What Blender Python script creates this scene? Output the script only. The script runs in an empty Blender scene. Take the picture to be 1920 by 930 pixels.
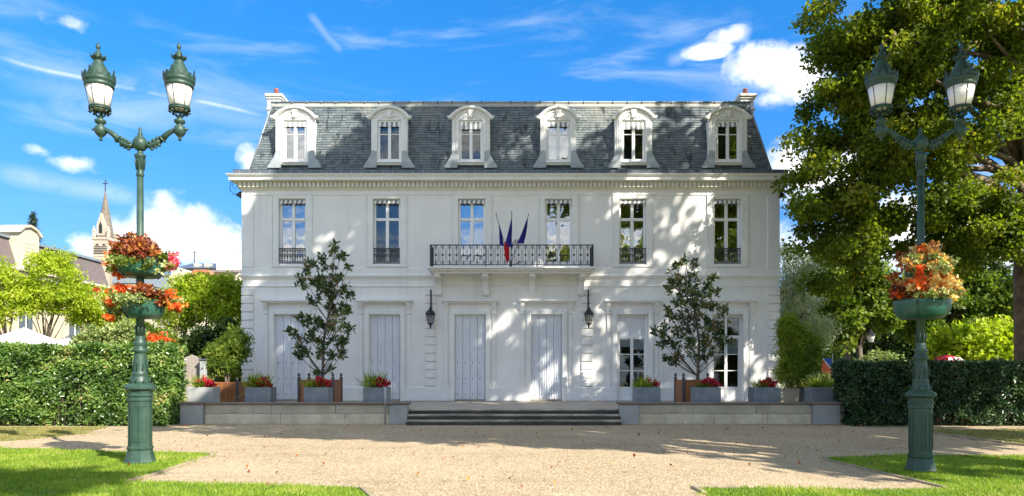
import bpy, bmesh, math, random
import numpy as np
from mathutils import Vector, noise
from math import radians, sin, cos, pi

S = bpy.context.scene
COL = S.collection
random.seed(7)
RNG = np.random.default_rng(11)

# ---------------------------------------------------------------- camera
F = 1300.0                       # focal length in photo pixels
EYE = 1.5
HOR = 696.0                      # horizon row
cam = bpy.data.cameras.new('camera')
cam.sensor_width = 36
cam.lens = F / 1920 * 36
cam.shift_y = (HOR - 465) / 1920
cam.clip_end = 3000
camo = bpy.data.objects.new('camera', cam)
COL.objects.link(camo)
camo.location = (0, 0, EYE)
camo.rotation_euler = (radians(90), 0, 0)
S.camera = camo

# ---------------------------------------------------------------- sun, sky, exposure
TOSUN = Vector((1.0, -1.0, 1.1)).normalized()
SUN_EL = math.asin(TOSUN.z)
sun = bpy.data.lights.new('sun', 'SUN')
sun.energy = 2.9
sun.angle = radians(0.53)
sun.color = (1.0, 0.93, 0.82)
suno = bpy.data.objects.new('sun', sun)
COL.objects.link(suno)
suno.location = (20, -20, 30)
suno.rotation_euler = TOSUN.to_track_quat('Z', 'Y').to_euler()
S.view_settings.view_transform = 'Standard'
S.view_settings.look = 'None'
S.view_settings.exposure = 1.86
S.view_settings.gamma = 1
S.render.engine = 'CYCLES'
S.cycles.use_denoising = True
S.cycles.max_bounces = 8
S.cycles.transparent_max_bounces = 12
S.cycles.sample_clamp_indirect = 6

W = bpy.data.worlds.new('World')
S.world = W
W.use_nodes = True


class NG:
    """tiny node-graph helper"""
    def __init__(s, tree):
        s.t = tree; s.n = tree.nodes; s.l = tree.links

    def new(s, kind, **kw):
        nd = s.n.new(kind)
        for k, v in kw.items():
            if k[0] == '_':
                setattr(nd, k[1:], v)
        return nd

    def set(s, sock, v):
        if isinstance(v, bpy.types.NodeSocket):
            s.l.new(v, sock)
        else:
            sock.default_value = v

    def m(s, op, a, b=0.0, c=0.0, clamp=False):
        nd = s.n.new('ShaderNodeMath'); nd.operation = op; nd.use_clamp = clamp
        s.set(nd.inputs[0], a); s.set(nd.inputs[1], b); s.set(nd.inputs[2], c)
        return nd.outputs[0]

    def vm(s, op, a, b=(0, 0, 0)):
        nd = s.n.new('ShaderNodeVectorMath'); nd.operation = op
        s.set(nd.inputs[0], a); s.set(nd.inputs[1], b)
        return nd.outputs['Value'] if op in ('DOT_PRODUCT', 'LENGTH') else nd.outputs[0]

    def ss(s, x, a, b):
        nd = s.n.new('ShaderNodeMapRange'); nd.interpolation_type = 'SMOOTHSTEP'
        s.set(nd.inputs[0], x); s.set(nd.inputs[1], a); s.set(nd.inputs[2], b)
        return nd.outputs[0]

    def noise(s, vec, scale, detail=4.0, rough=0.55, dist=0.0):
        nd = s.n.new('ShaderNodeTexNoise')
        if vec is not None:
            s.l.new(vec, nd.inputs['Vector'])
        nd.inputs['Scale'].default_value = scale
        nd.inputs['Detail'].default_value = detail
        nd.inputs['Roughness'].default_value = rough
        nd.inputs['Distortion'].default_value = dist
        return nd.outputs[0]

    def mix(s, f, a, b, blend='MIX'):
        nd = s.n.new('ShaderNodeMix'); nd.data_type = 'RGBA'; nd.blend_type = blend
        s.set(nd.inputs[0], f)
        for sock, v in ((nd.inputs[6], a), (nd.inputs[7], b)):
            if isinstance(v, tuple) and len(v) == 3:
                v = v + (1,)
            s.set(sock, v)
        return nd.outputs[2]

    def mapping(s, vec, scale=(1, 1, 1), rot=(0, 0, 0)):
        nd = s.n.new('ShaderNodeMapping')
        s.l.new(vec, nd.inputs[0]); nd.inputs['Scale'].default_value = scale
        nd.inputs['Rotation'].default_value = rot
        return nd.outputs[0]


def pixdir(px, py):
    return Vector((px - 960, F, HOR - py)).normalized()


def build_world():
    g = NG(W.node_tree)
    bg = g.n['Background']
    sky = g.n.new('ShaderNodeTexSky'); sky.sky_type = 'NISHITA'; sky.sun_disc = False
    sky.sun_elevation = SUN_EL; sky.sun_rotation = radians(135)
    sky.air_density = 1.0; sky.dust_density = 0.3; sky.ozone_density = 3.0
    D = g.vm('NORMALIZE', g.n.new('ShaderNodeTexCoord').outputs['Generated'])
    # cumulus blobs: direction, angular half sizes (across, up)
    blobs = [((335, 425), .058, .042), ((268, 455), .05, .035), ((385, 460), .055, .035), ((190, 460), .035, .018),
             ((320, 468), .07, .016), ((468, 300), .018, .022),
             ((1440, 120), .050, .032), ((1495, 145), .045, .030), ((1400, 140), .03, .02), ((1490, 95), .03, .02), ((1445, 185), .03, .012), ((1545, 320), .09, .05),
             ((1620, 460), .13, .05), ((1800, 430), .12, .06), ((1330, 95), .035, .010), ((1372, 66), .03, .012),
             ((130, 42), .03, .012), ((75, 280), .018, .009), ((145, 307), .032, .012),
             ((2300, 330), .22, .1), ((-500, 420), .2, .07)]
    mask = None
    wn = g.noise(g.mapping(D, (1, 1, 1.3)), 9.0, 7.0, 0.62)
    for (p, a, b) in blobs:
        c = pixdir(*p)
        r = Vector((c.y, -c.x, 0)).normalized(); u = r.cross(c)
        dx = g.m('MULTIPLY', g.vm('DOT_PRODUCT', D, tuple(r)), 1 / a)
        dz = g.m('MULTIPLY', g.vm('DOT_PRODUCT', D, tuple(u)), 1 / b)
        # flatten under-side a little
        q = g.m('ADD', g.m('MULTIPLY', dx, dx), g.m('MULTIPLY', dz, dz))
        front = g.m('GREATER_THAN', g.vm('DOT_PRODUCT', D, tuple(c)), 0.0)
        v = g.m('MULTIPLY', g.m('SUBTRACT', 1.25, g.m('SQRT', q), clamp=True), g.m('MULTIPLY', front, 1.35 if a > .045 else (1.1 if a > .034 else .78)))
        mask = v if mask is None else g.m('MAXIMUM', mask, v)
    dens = g.m('ADD', mask, g.m('MULTIPLY', g.m('SUBTRACT', wn, 0.5), 3.0))
    dens = g.m('ADD', dens, g.m('MULTIPLY', g.m('SUBTRACT', g.noise(D, 38.0, 5.0, .6), 0.5), 1.3))
    dens = g.m('MULTIPLY', dens, g.ss(mask, 0.0, 0.25))
    cum = g.ss(dens, 0.15, 1.30)
    # thin cirrus everywhere
    st = g.noise(g.mapping(D, (2.2, 2.2, 11), (0, radians(12), 0)), 1.6, 5.0, 0.6, 0.6)
    st2 = g.noise(D, 1.7, 3.0)
    cir = g.m('MULTIPLY', g.ss(st, 0.46, 0.8), g.ss(st2, 0.40, 0.62))
    cir = g.m('MULTIPLY', cir, 0.55)
    # condensation trails: great circles between two directions
    for p, q, wd, am, al in (((0, 106), (480, 214), .0022, .7, 1), ((0, 100), (480, 208), .008, .28, 1), ((40, 150), (520, 235), .010, .22, 1),
                             ((575, 28), (640, 100), .0035, .22, 2), ((0, 325), (330, 385), .008, .35, 1),
                             ((1250, 118), (1410, 48), .006, .4, 2)):
        a, b = pixdir(*p), pixdir(*q)
        nrm = a.cross(b).normalized(); mid = (a + b).normalized(); half = (a - b).length / 2
        wob = g.m('MULTIPLY', g.m('SUBTRACT', g.noise(D, 6.0, 2.0), 0.5), 0.02)
        dd = g.m('ABSOLUTE', g.m('ADD', g.vm('DOT_PRODUCT', D, tuple(nrm)), wob))
        ln = g.ss(dd, wd * 2.2, 0.0)
        along = g.vm('LENGTH', g.vm('SUBTRACT', D, tuple(mid)))
        ln = g.m('MULTIPLY', ln, g.ss(along, half * (1.25 if al == 1 else 1.1), half * 0.7))
        ln = g.m('MULTIPLY', ln, g.m('MULTIPLY', g.ss(g.noise(D, 17.0, 6.0, .65), 0.22, 0.55), am))
        cir = g.m('MAXIMUM', cir, ln)
    zc_ = g.n.new('ShaderNodeSeparateXYZ'); g.l.new(D, zc_.inputs[0])
    tint = g.mix(g.ss(zc_.outputs[2], 0.0, 0.5), TINT_LOW, TINT_HIGH)
    sk = g.mix(1.0, sky.outputs[0], tint, 'MULTIPLY')
    # extra cloud added outside the view to whiten and brighten the fill light
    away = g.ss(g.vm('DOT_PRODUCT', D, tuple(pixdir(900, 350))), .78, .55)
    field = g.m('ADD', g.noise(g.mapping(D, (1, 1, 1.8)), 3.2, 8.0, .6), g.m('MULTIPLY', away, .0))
    fill_cloud = g.m('MULTIPLY', g.ss(field, .44, .56), away)
    cum = g.m('MAXIMUM', cum, fill_cloud)
    shade = g.noise(D, 22.0, 5.0)
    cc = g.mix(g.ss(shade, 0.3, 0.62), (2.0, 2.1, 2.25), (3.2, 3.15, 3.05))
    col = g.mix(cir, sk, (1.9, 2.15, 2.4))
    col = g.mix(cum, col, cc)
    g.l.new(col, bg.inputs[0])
    bg.inputs[1].default_value = 0.15


TINT_HIGH = (0.066, 0.325, 0.51)
TINT_LOW = (0.155, 0.205, 0.322)
build_world()

# ---------------------------------------------------------------- helpers


def lin(r, g, b):
    f = lambda c: (c / 255 / 12.92) if c / 255 <= 0.04045 else ((c / 255 + 0.055) / 1.055) ** 2.4
    return (f(r), f(g), f(b), 1)


WO = {}


def origin(o):
    return WO.get(o.name, Vector((0, 0, 0)))


def tag(o, label=None, cat=None, group=None, kind=None):
    if label: o['label'] = label
    if cat: o['category'] = cat
    if group: o['group'] = group
    if kind: o['kind'] = kind
    return o


def thing(name, label, cat, loc=(0, 0, 0), group=None):
    o = bpy.data.objects.new(name, None)
    o.empty_display_size = 0.3
    COL.objects.link(o)
    o.location = loc
    WO[o.name] = Vector(loc)
    return tag(o, label, cat, group)


def put(name, mesh, parent=None, loc=None, rotz=0, rot=None):
    """link an object; loc is in world coordinates (or the parent's origin)"""
    o = bpy.data.objects.new(name, mesh)
    COL.objects.link(o)
    po = origin(parent) if parent else Vector((0, 0, 0))
    l = Vector(loc) if loc is not None else po
    if parent: o.parent = parent
    o.location = l - po
    o.rotation_euler = rot if rot else (0, 0, rotz)
    WO[o.name] = l
    return o


class MB:
    def __init__(s):
        s.v = []; s.f = []; s.mi = []; s.m = 0; s.sm = []; s.smooth = False

    def add(s, vs, fs):
        b = len(s.v)
        s.v.extend([tuple(p) for p in vs])
        for f in fs:
            s.f.append(tuple(i + b for i in f)); s.mi.append(s.m); s.sm.append(s.smooth)
        return s

    def box(s, x0, x1, y0, y1, z0, z1):
        v = [(x, y, z) for z in (z0, z1) for y in (y0, y1) for x in (x0, x1)]
        return s.add(v, [(0, 2, 3, 1), (4, 5, 7, 6), (0, 1, 5, 4), (2, 6, 7, 3), (0, 4, 6, 2), (1, 3, 7, 5)])

    def bbox(s, x0, x1, y0, y1, z0, z1, b=0.008):
        """box with chamfered front (min y) and top edges"""
        v = [(x0, y1, z0), (x1, y1, z0), (x1, y1, z1 - b), (x0, y1, z1 - b),
             (x0, y0 + b, z0), (x1, y0 + b, z0),
             (x0 + b, y0, z0 + b), (x1 - b, y0, z0 + b), (x1 - b, y0, z1 - b), (x0 + b, y0, z1 - b),
             (x0 + b, y0 + b, z1), (x1 - b, y0 + b, z1), (x1 - b, y1 - b, z1), (x0 + b, y1 - b, z1),
             (x0, y0 + b, z1 - b), (x1, y0 + b, z1 - b)]
        return s.add(v, [(6, 7, 8, 9), (9, 8, 11, 10), (10, 11, 12, 13), (4, 5, 7, 6), (4, 6, 9, 14), (5, 15, 8, 7),
                         (14, 9, 10), (15, 11, 8), (4, 14, 3, 0), (5, 1, 2, 15), (3, 13, 12, 2), (14, 10, 13, 3),
                         (15, 2, 12, 11), (0, 3, 2, 1), (0, 1, 5, 4)])

    def prism(s, poly, y0, y1):
        """poly: list of (x,z); extruded along y"""
        n = len(poly)
        v = [(x, y0, z) for x, z in poly] + [(x, y1, z) for x, z in poly]
        f = [tuple(range(n)), tuple(range(2 * n - 1, n - 1, -1))]
        f += [(i, i + n, (i + 1) % n + n, (i + 1) % n) for i in range(n)]
        return s.add(v, f)

    def prism_x(s, poly, x0, x1):
        """poly: list of (y,z); extruded along x"""
        n = len(poly)
        v = [(x0, y, z) for y, z in poly] + [(x1, y, z) for y, z in poly]
        f = [tuple(range(n)), tuple(range(2 * n - 1, n - 1, -1))]
        f += [(i, i + n, (i + 1) % n + n, (i + 1) % n) for i in range(n)]
        return s.add(v, f)

    def band(s, inner, outer, y0, y1):
        """strip between two xz polylines of equal length, extruded in y"""
        n = len(inner)
        v = [(x, y0, z) for x, z in inner] + [(x, y0, z) for x, z in outer] + \
            [(x, y1, z) for x, z in inner] + [(x, y1, z) for x, z in outer]
        f = []
        for i in range(n - 1):
            f += [(i, i + 1, n + i + 1, n + i), (2 * n + i, 3 * n + i, 3 * n + i + 1, 2 * n + i + 1),
                  (i, 2 * n + i, 2 * n + i + 1, i + 1), (n + i, n + i + 1, 3 * n + i + 1, 3 * n + i)]
        f += [(0, n, 3 * n, 2 * n), (n - 1, 3 * n - 1, 4 * n - 1, 2 * n - 1)]
        return s.add(v, f)

    def lathe(s, prof, n=16, c=(0, 0, 0), rot=0.0, cap=True):
        """prof: list of (r, z)"""
        v = []
        for r, z in prof:
            for k in range(n):
                a = rot + 2 * pi * k / n
                v.append((c[0] + r * cos(a), c[1] + r * sin(a), c[2] + z))
        f = []
        for j in range(len(prof) - 1):
            for k in range(n):
                k2 = (k + 1) % n
                f.append((j * n + k, j * n + k2, (j + 1) * n + k2, (j + 1) * n + k))
        if cap:
            f.append(tuple(range(n - 1, -1, -1)))
            f.append(tuple(range((len(prof) - 1) * n, len(prof) * n)))
        return s.add(v, f)

    def tube(s, pts, rad, n=8, cap=True):
        pts = [Vector(p) for p in pts]
        if not hasattr(rad, '__len__'): rad = [rad] * len(pts)
        v = []; f = []
        t0 = (pts[1] - pts[0]).normalized()
        u = t0.orthogonal().normalized()
        for i, p in enumerate(pts):
            t = (pts[min(i + 1, len(pts) - 1)] - pts[max(i - 1, 0)]).normalized()
            u = (u - t * u.dot(t)).normalized(); w = t.cross(u)
            for k in range(n):
                a = 2 * pi * k / n
                v.append(p + (u * cos(a) + w * sin(a)) * rad[i])
        for i in range(len(pts) - 1):
            for k in range(n):
                k2 = (k + 1) % n
                f.append((i * n + k, i * n + k2, (i + 1) * n + k2, (i + 1) * n + k))
        if cap:
            f.append(tuple(range(n - 1, -1, -1))); f.append(tuple(range((len(pts) - 1) * n, len(pts) * n)))
        return s.add(v, f)

    def ball(s, c, r, n=12, sz=1.0):
        prof = [(max(r * sin(pi * j / 8), 0.001), -r * cos(pi * j / 8) * sz) for j in range(9)]
        return s.lathe(prof, n, c)

    def mesh(s, name, mats, off=(0, 0, 0)):
        me = bpy.data.meshes.new(name)
        vs = s.v
        if off[0] or off[1] or off[2]:
            vs = [(a - off[0], b - off[1], c - off[2]) for a, b, c in vs]
        me.from_pydata(vs, [], s.f)
        if not isinstance(mats, (list, tuple)): mats = [mats]
        for m in mats: me.materials.append(m)
        me.polygons.foreach_set('material_index', s.mi)
        me.polygons.foreach_set('use_smooth', s.sm)
        me.update()
        return me

    def build(s, name, mats, parent=None, loc=None, fix=False, smooth=None):
        """vertices given in world coordinates"""
        if smooth is not None: s.sm = [smooth] * len(s.f)
        po = Vector(loc) if loc is not None else (origin(parent) if parent else Vector((0, 0, 0)))
        me = s.mesh(name, mats, po)
        if fix:
            bm = bmesh.new(); bm.from_mesh(me); bmesh.ops.recalc_face_normals(bm, faces=bm.faces)
            bm.to_mesh(me); bm.free()
        return put(name, me, parent, po)


def struct(name, mb, mat, label=None, kind='structure', parent=None):
    o = mb.build(name, mat, parent)
    o['kind'] = kind
    if label: o['label'] = label
    return o


def copy_tree(o, loc, label=None, rotz=None):
    """copy a thing with its parts and sub-parts"""
    r = o.copy(); COL.objects.link(r)
    r.location = loc
    if rotz is not None: r.rotation_euler = (0, 0, rotz)
    if label: r['label'] = label
    for ch in list(o.children):
        c = ch.copy(); COL.objects.link(c); c.parent = r
        for gch in list(ch.children):
            d = gch.copy(); COL.objects.link(d); d.parent = c
    return r





# ---------------------------------------------------------------- materials


def mat(name, col, rough=0.7, noise_amt=0.0, nscale=5.0, col2=None, bump=0.0, bscale=40.0, metal=0.0, spec=0.5,
        stretch=(1, 1, 1), detail=5.0):
    m = bpy.data.materials.new(name); m.use_nodes = True
    g = NG(m.node_tree); b = g.n['Principled BSDF']
    b.inputs['Roughness'].default_value = rough
    b.inputs['Metallic'].default_value = metal
    b.inputs['Specular IOR Level'].default_value = spec
    co = g.n.new('ShaderNodeTexCoord').outputs['Object']
    if stretch != (1, 1, 1): co = g.mapping(co, stretch)
    if col2 is not None:
        f = g.ss(g.noise(co, nscale, detail), 0.5 - noise_amt, 0.5 + noise_amt)
        g.l.new(g.mix(f, col, col2), b.inputs['Base Color'])
    else:
        b.inputs['Base Color'].default_value = col
    if bump:
        bn = g.n.new('ShaderNodeBump'); bn.inputs['Strength'].default_value = bump; bn.inputs['Distance'].default_value = 0.02
        g.l.new(g.noise(co, bscale, 6.0), bn.inputs['Height'])
        g.l.new(bn.outputs[0], b.inputs['Normal'])
    return m


def leafmat(name, cols, rough=0.5, trans=0.35, spec=0.4):
    """cols: list of (pos, colour) over the per-leaf random attribute"""
    m = bpy.data.materials.new(name); m.use_nodes = True
    g = NG(m.node_tree); b = g.n['Principled BSDF']
    at = g.n.new('ShaderNodeAttribute'); at.attribute_name = 'rnd'
    r = g.n.new('ShaderNodeValToRGB'); r.color_ramp.interpolation = 'LINEAR'
    e = r.color_ramp.elements
    e[0].position = cols[0][0]; e[0].color = cols[0][1]
    e[1].position = cols[-1][0]; e[1].color = cols[-1][1]
    for p, c in cols[1:-1]:
        x = e.new(p); x.color = c
    g.l.new(at.outputs['Fac'], r.inputs[0])
    g.l.new(r.outputs[0], b.inputs['Base Color'])
    b.inputs['Roughness'].default_value = rough
    b.inputs['Specular IOR Level'].default_value = spec
    if trans:
        t = g.n.new('ShaderNodeBsdfTranslucent')
        g.l.new(g.mix(1.0, r.outputs[0], (1.25, 1.35, 0.6), 'MULTIPLY'), t.inputs[0])
        mx = g.n.new('ShaderNodeMixShader'); mx.inputs[0].default_value = trans
        g.l.new(b.outputs[0], mx.inputs[1]); g.l.new(t.outputs[0], mx.inputs[2])
        g.l.new(mx.outputs[0], g.n['Material Output'].inputs[0])
    return m


M = {}
M['paint'] = mat('white_wall_paint', (.82, .80, .76, 1), .75, .28, 1.1, (.76, .745, .71, 1), bump=.12, bscale=30)
def weather(m, amt=.15, dark=(.40, .38, .34)):
    """rain streaks and grime patches on painted render"""
    g = NG(m.node_tree); b = g.n['Principled BSDF']; old = b.inputs['Base Color'].links[0].from_socket
    co = g.n.new('ShaderNodeTexCoord').outputs['Object']
    st = g.ss(g.noise(g.mapping(co, (2.6, 2.6, .22)), 1.6, 6.0, .65), .52, .78)
    pt = g.ss(g.noise(co, .55, 6.0, .6), .5, .8)
    f = g.m('ADD', g.m('MULTIPLY', st, amt * 1.6), g.m('MULTIPLY', pt, amt), clamp=True)
    g.l.new(g.mix(f, old, dark), b.inputs['Base Color'])


weather(M['paint'])
M['trim'] = mat('white_trim_paint', (.80, .795, .76, 1), .7, .25, 2.2, (.735, .73, .69, 1), bump=.05, bscale=60)
weather(M['trim'], .12)
M['cornice'] = mat('cornice_bounce_cream', (.74, .715, .62, 1), .8, .25, 2.5, (.64, .62, .53, 1), bump=.1, bscale=40)  # cream tone puts warm bounce light from the gravel into the colour
M['shutter'] = mat('shutter_paint', (.77, .79, .82, 1), .5, .3, 3, (.69, .715, .75, 1))
M['wframe'] = mat('window_frame_paint', (.82, .82, .80, 1), .4)
M['zinc'] = mat('zinc_sheet', (.30, .34, .36, 1), .5, .3, 3, (.21, .245, .26, 1), metal=.3)
M['zincdark'] = mat('dark_gutter_zinc', (.09, .11, .14, 1), .45, .3, 4, (.14, .165, .19, 1), metal=.3)
M['apron'] = mat('lead_apron', (.40, .44, .45, 1), .6, .3, 4, (.28, .32, .33, 1))
M['iron'] = mat('black_iron', (.015, .016, .022, 1), .45)
M['dark'] = mat('dark_backing', (.020, .020, .022, 1), .9)  # near-black colour stands in for the shade of unlit interiors
M['curtain'] = mat('white_curtain', (.52, .54, .56, 1), .9)
M['curtain_dim'] = mat('grey_curtain', (.17, .18, .17, 1), .9)
M['blind'] = mat('roller_blind', (.68, .70, .72, 1), .8)
M['stripeA'] = mat('valance_white', (.78, .78, .74, 1), .9)
M['stripeB'] = mat('valance_grey', (.26, .27, .27, 1), .9)
M['brickpot'] = mat('terracotta_pot', (.32, .10, .07, 1), .8)
M['stone'] = mat('pale_terrace_stone', (.68, .60, .43, 1), .85, .22, 2.6, (.52, .44, .30, 1), bump=.35, bscale=18)
weather(M['stone'], .22, (.16, .13, .09))
M['stone2'] = mat('grey_terrace_stone', (.52, .46, .35, 1), .85, .25, 2.0, (.36, .315, .235, 1), bump=.35, bscale=18)
weather(M['stone2'], .25, (.13, .11, .08))
M['pier'] = mat('pier_stone', (.42, .42, .40, 1), .85, .25, 2.0, (.32, .32, .30, 1), bump=.3, bscale=25)
M['coping'] = mat('coping_stone', (.22, .175, .14, 1), .85, .3, 3, (.13, .11, .09, 1), bump=.3, bscale=22)
M['tread'] = mat('step_stone', (.42, .38, .30, 1), .85, .22, 2.2, (.12, .11, .09, 1), bump=.5, bscale=14, stretch=(.6, 1, 2))
M['riser'] = mat('dark_riser', (.09, .08, .06, 1), .9, .2, 4, (.05, .048, .035, 1), bump=.4)  # much darker than the tread stone
M['floorstone'] = mat('terrace_floor_stone', (.44, .38, .31, 1), .85, .25, 1.4, (.33, .28, .225, 1), bump=.2)
M['concrete'] = mat('grey_planter_concrete', (.235, .26, .27, 1), .7, .25, 3.5, (.15, .175, .19, 1), bump=.15, bscale=25)
M['concrete_pale'] = mat('pale_planter_concrete', (.40, .41, .39, 1), .7, .25, 3.5, (.29, .31, .31, 1), bump=.15, bscale=25)
M['soil'] = mat('soil', (.05, .035, .022, 1), .95, bump=.5)
M['wood'] = mat('orange_brown_boards', (.36, .14, .045, 1), .6, .3, 3, (.23, .085, .03, 1), stretch=(6, 6, .7))
M['woodpost'] = mat('planter_dark_post', (.075, .062, .062, 1), .6)
M['lampgreen'] = mat('lamp_green_paint', (.015, .047, .032, 1), .48, .3, 7, (.038, .082, .056, 1), bump=.06, bscale=60)
M['lampdark'] = mat('lamp_crown_green', (.012, .036, .026, 1), .5, .3, 12, (.028, .072, .050, 1))
M['bowl'] = mat('basket_bowl_green', (.014, .070, .052, 1), .35, .3, 5, (.024, .10, .074, 1))
M['opal'] = mat('opal_lantern_glass', (.84, .80, .72, 1), .25)
M['bark'] = mat('tree_bark', (.16, .125, .09, 1), .9, .2, 6, (.08, .06, .045, 1), bump=.6, bscale=12, stretch=(1, 1, .3))
M['planebark'] = mat('plane_tree_bark', (.20, .15, .10, 1), .9, .12, 3, (.11, .085, .06, 1), bump=.4, bscale=9)
M['steel'] = mat('galvanised_post', (.42, .44, .45, 1), .4, metal=.7)
M['gravel'] = None


def glassmat(name, refl):
    m = bpy.data.materials.new(name); m.use_nodes = True
    g = NG(m.node_tree); g.n.remove(g.n['Principled BSDF'])
    tr = g.n.new('ShaderNodeBsdfTransparent'); tr.inputs[0].default_value = (.86, .9, .9, 1)
    gl = g.n.new('ShaderNodeBsdfGlossy'); gl.inputs['Roughness'].default_value = .02
    co = g.n.new('ShaderNodeTexCoord').outputs['Object']
    bn = g.n.new('ShaderNodeBump'); bn.inputs['Strength'].default_value = .09; bn.inputs['Distance'].default_value = .05
    g.l.new(g.noise(co, 2.2, 1.0), bn.inputs['Height']); g.l.new(bn.outputs[0], gl.inputs['Normal'])
    lw = g.n.new('ShaderNodeFresnel'); lw.inputs[0].default_value = 1.5
    f = g.m('ADD', g.m('MULTIPLY', lw.outputs[0], 1.6), refl, clamp=True)
    mx = g.n.new('ShaderNodeMixShader')
    g.l.new(f, mx.inputs[0]); g.l.new(tr.outputs[0], mx.inputs[1]); g.l.new(gl.outputs[0], mx.inputs[2])
    g.l.new(mx.outputs[0], g.n['Material Output'].inputs[0])
    return m


M['glass'] = glassmat('window_glass', .30)
M['glasslow'] = glassmat('french_door_glass', .015)
M['lampglass'] = glassmat('clear_lantern_glass', .25)


def gravel_mat():
    m = bpy.data.materials.new('gravel_forecourt'); m.use_nodes = True
    g = NG(m.node_tree); b = g.n['Principled BSDF']
    co = g.n.new('ShaderNodeTexCoord').outputs['Object']
    v = g.n.new('ShaderNodeTexVoronoi'); v.inputs['Scale'].default_value = 38; g.l.new(co, v.inputs['Vector'])
    big = g.noise(co, .35, 4.0)
    mid = g.noise(co, 2.6, 6.0)
    c = g.mix(g.ss(v.outputs['Color'], .2, .9), (.30, .225, .135), (.55, .44, .285))
    c = g.mix(g.m('MULTIPLY', g.ss(mid, .5, .75), .45), c, (.27, .20, .13))
    c = g.mix(g.m('MULTIPLY', g.ss(big, .45, .7), .35), c, (.56, .455, .31))
    damp = g.ss(g.noise(g.mapping(co, (.35, 1.1, 1)), .9, 6.0, .6), .54, .70)
    c = g.mix(g.m('MULTIPLY', damp, .38), c, (.24, .18, .12))
    g.l.new(c, b.inputs['Base Color'])
    b.inputs['Roughness'].default_value = .95; b.inputs['Specular IOR Level'].default_value = .2
    bn = g.n.new('ShaderNodeBump'); bn.inputs['Strength'].default_value = .75; bn.inputs['Distance'].default_value = .02
    h = g.m('ADD', v.outputs['Distance'], g.m('MULTIPLY', mid, .8))
    g.l.new(h, bn.inputs['Height']); g.l.new(bn.outputs[0], b.inputs['Normal'])
    return m


M['gravel'] = gravel_mat()


def slate_mat():
    m = bpy.data.materials.new('roof_slate'); m.use_nodes = True
    g = NG(m.node_tree); b = g.n['Principled BSDF']
    co = g.n.new('ShaderNodeTexCoord').outputs['Object']
    at = g.n.new('ShaderNodeAttribute'); at.attribute_name = 'rnd'
    c = g.mix(at.outputs['Fac'], (.075, .098, .108), (.155, .185, .190))
    pale = g.ss(g.noise(co, .8, 5.0), .52, .72)
    c = g.mix(g.m('MULTIPLY', pale, .55), c, (.27, .27, .22))
    streak = g.ss(g.noise(g.mapping(co, (4.2, 4.2, .8)), 1.2, 6.0, .68), .545, .63)
    c = g.mix(g.m('MULTIPLY', streak, .88), c, (.028, .034, .036))
    g.l.new(c, b.inputs['Base Color']); b.inputs['Roughness'].default_value = .6
    return m


M['slate'] = slate_mat()
G = lambda *c: tuple(c) + (1,)
M['plane_leaf'] = leafmat('plane_tree_leaf', [(0, G(.06, .095, .008)), (.5, G(.16, .215, .016)), (.85, G(.28, .32, .03)), (1, G(.38, .28, .05))], trans=.6)
M['mag_leaf'] = leafmat('magnolia_leaf', [(0, G(.022, .050, .012)), (.5, G(.065, .115, .026)), (.78, G(.14, .17, .045)), (1, G(.22, .13, .055))], rough=.3, trans=.08)
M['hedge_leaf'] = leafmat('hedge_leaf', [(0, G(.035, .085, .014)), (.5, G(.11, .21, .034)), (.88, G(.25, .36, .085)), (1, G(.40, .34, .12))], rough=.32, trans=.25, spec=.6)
M['hedge_shade_leaf'] = leafmat('shaded_hedge_leaf', [(0, G(.014, .038, .012)), (.6, G(.036, .082, .024)), (1, G(.085, .13, .04))], rough=.35, trans=.15)  # darker copy of the hedge leaf, with the right hedge's shade in its colour
M['locust_leaf'] = leafmat('yellow_green_leaf', [(0, G(.20, .29, .012)), (.5, G(.38, .47, .022)), (1, G(.56, .60, .07))], trans=.5)
M['mid_leaf'] = leafmat('mid_green_leaf', [(0, G(.06, .12, .012)), (.5, G(.14, .21, .022)), (1, G(.30, .34, .05))], trans=.5)
M['dark_leaf'] = leafmat('dark_green_leaf', [(0, G(.02, .045, .010)), (.6, G(.05, .095, .018)), (1, G(.12, .17, .035))], trans=.35)
M['cedar_leaf'] = leafmat('silver_cedar_needles', [(0, G(.20, .27, .15)), (.5, G(.40, .46, .29)), (1, G(.60, .62, .44))], trans=.3)
M['bamboo_leaf'] = leafmat('bamboo_leaf', [(0, G(.11, .19, .010)), (.6, G(.24, .31, .02)), (1, G(.40, .44, .05))], trans=.4)
M['grass_blade'] = leafmat('grass_blade', [(0, G(.10, .19, .015)), (.45, G(.23, .345, .030)), (.8, G(.36, .44, .06)), (1, G(.50, .46, .17))], trans=.4, spec=.25)
M['dry_grass'] = leafmat('dry_grass_blade', [(0, G(.16, .18, .04)), (.6, G(.30, .28, .09)), (1, G(.42, .34, .15))], trans=.3, spec=.2)
M['coleus'] = leafmat('bronze_coleus_leaf', [(0, G(.11, .022, .010)), (.45, G(.27, .065, .018)), (.8, G(.45, .14, .03)), (1, G(.62, .36, .08))], trans=.3)
M['gold'] = leafmat('golden_coleus_leaf', [(0, G(.50, .16, .03)), (.3, G(.80, .38, .10)), (.65, G(.90, .66, .28)), (1, G(.92, .85, .42))], trans=.3)
M['orangef'] = leafmat('orange_red_petals', [(0, G(.66, .045, .010)), (.5, G(.86, .16, .025)), (1, G(.92, .36, .06))], trans=.25)
M['pinkf'] = leafmat('pink_petals', [(0, G(.72, .06, .12)), (1, G(.85, .22, .30))], trans=.25)
M['redf'] = leafmat('crimson_petals', [(0, G(.22, .006, .016)), (.6, G(.48, .010, .03)), (1, G(.70, .05, .10))], trans=.15)
M['palegreen'] = leafmat('pale_trailing_leaf', [(0, G(.12, .19, .04)), (.6, G(.28, .34, .10)), (1, G(.62, .62, .30))], trans=.3)
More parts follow.
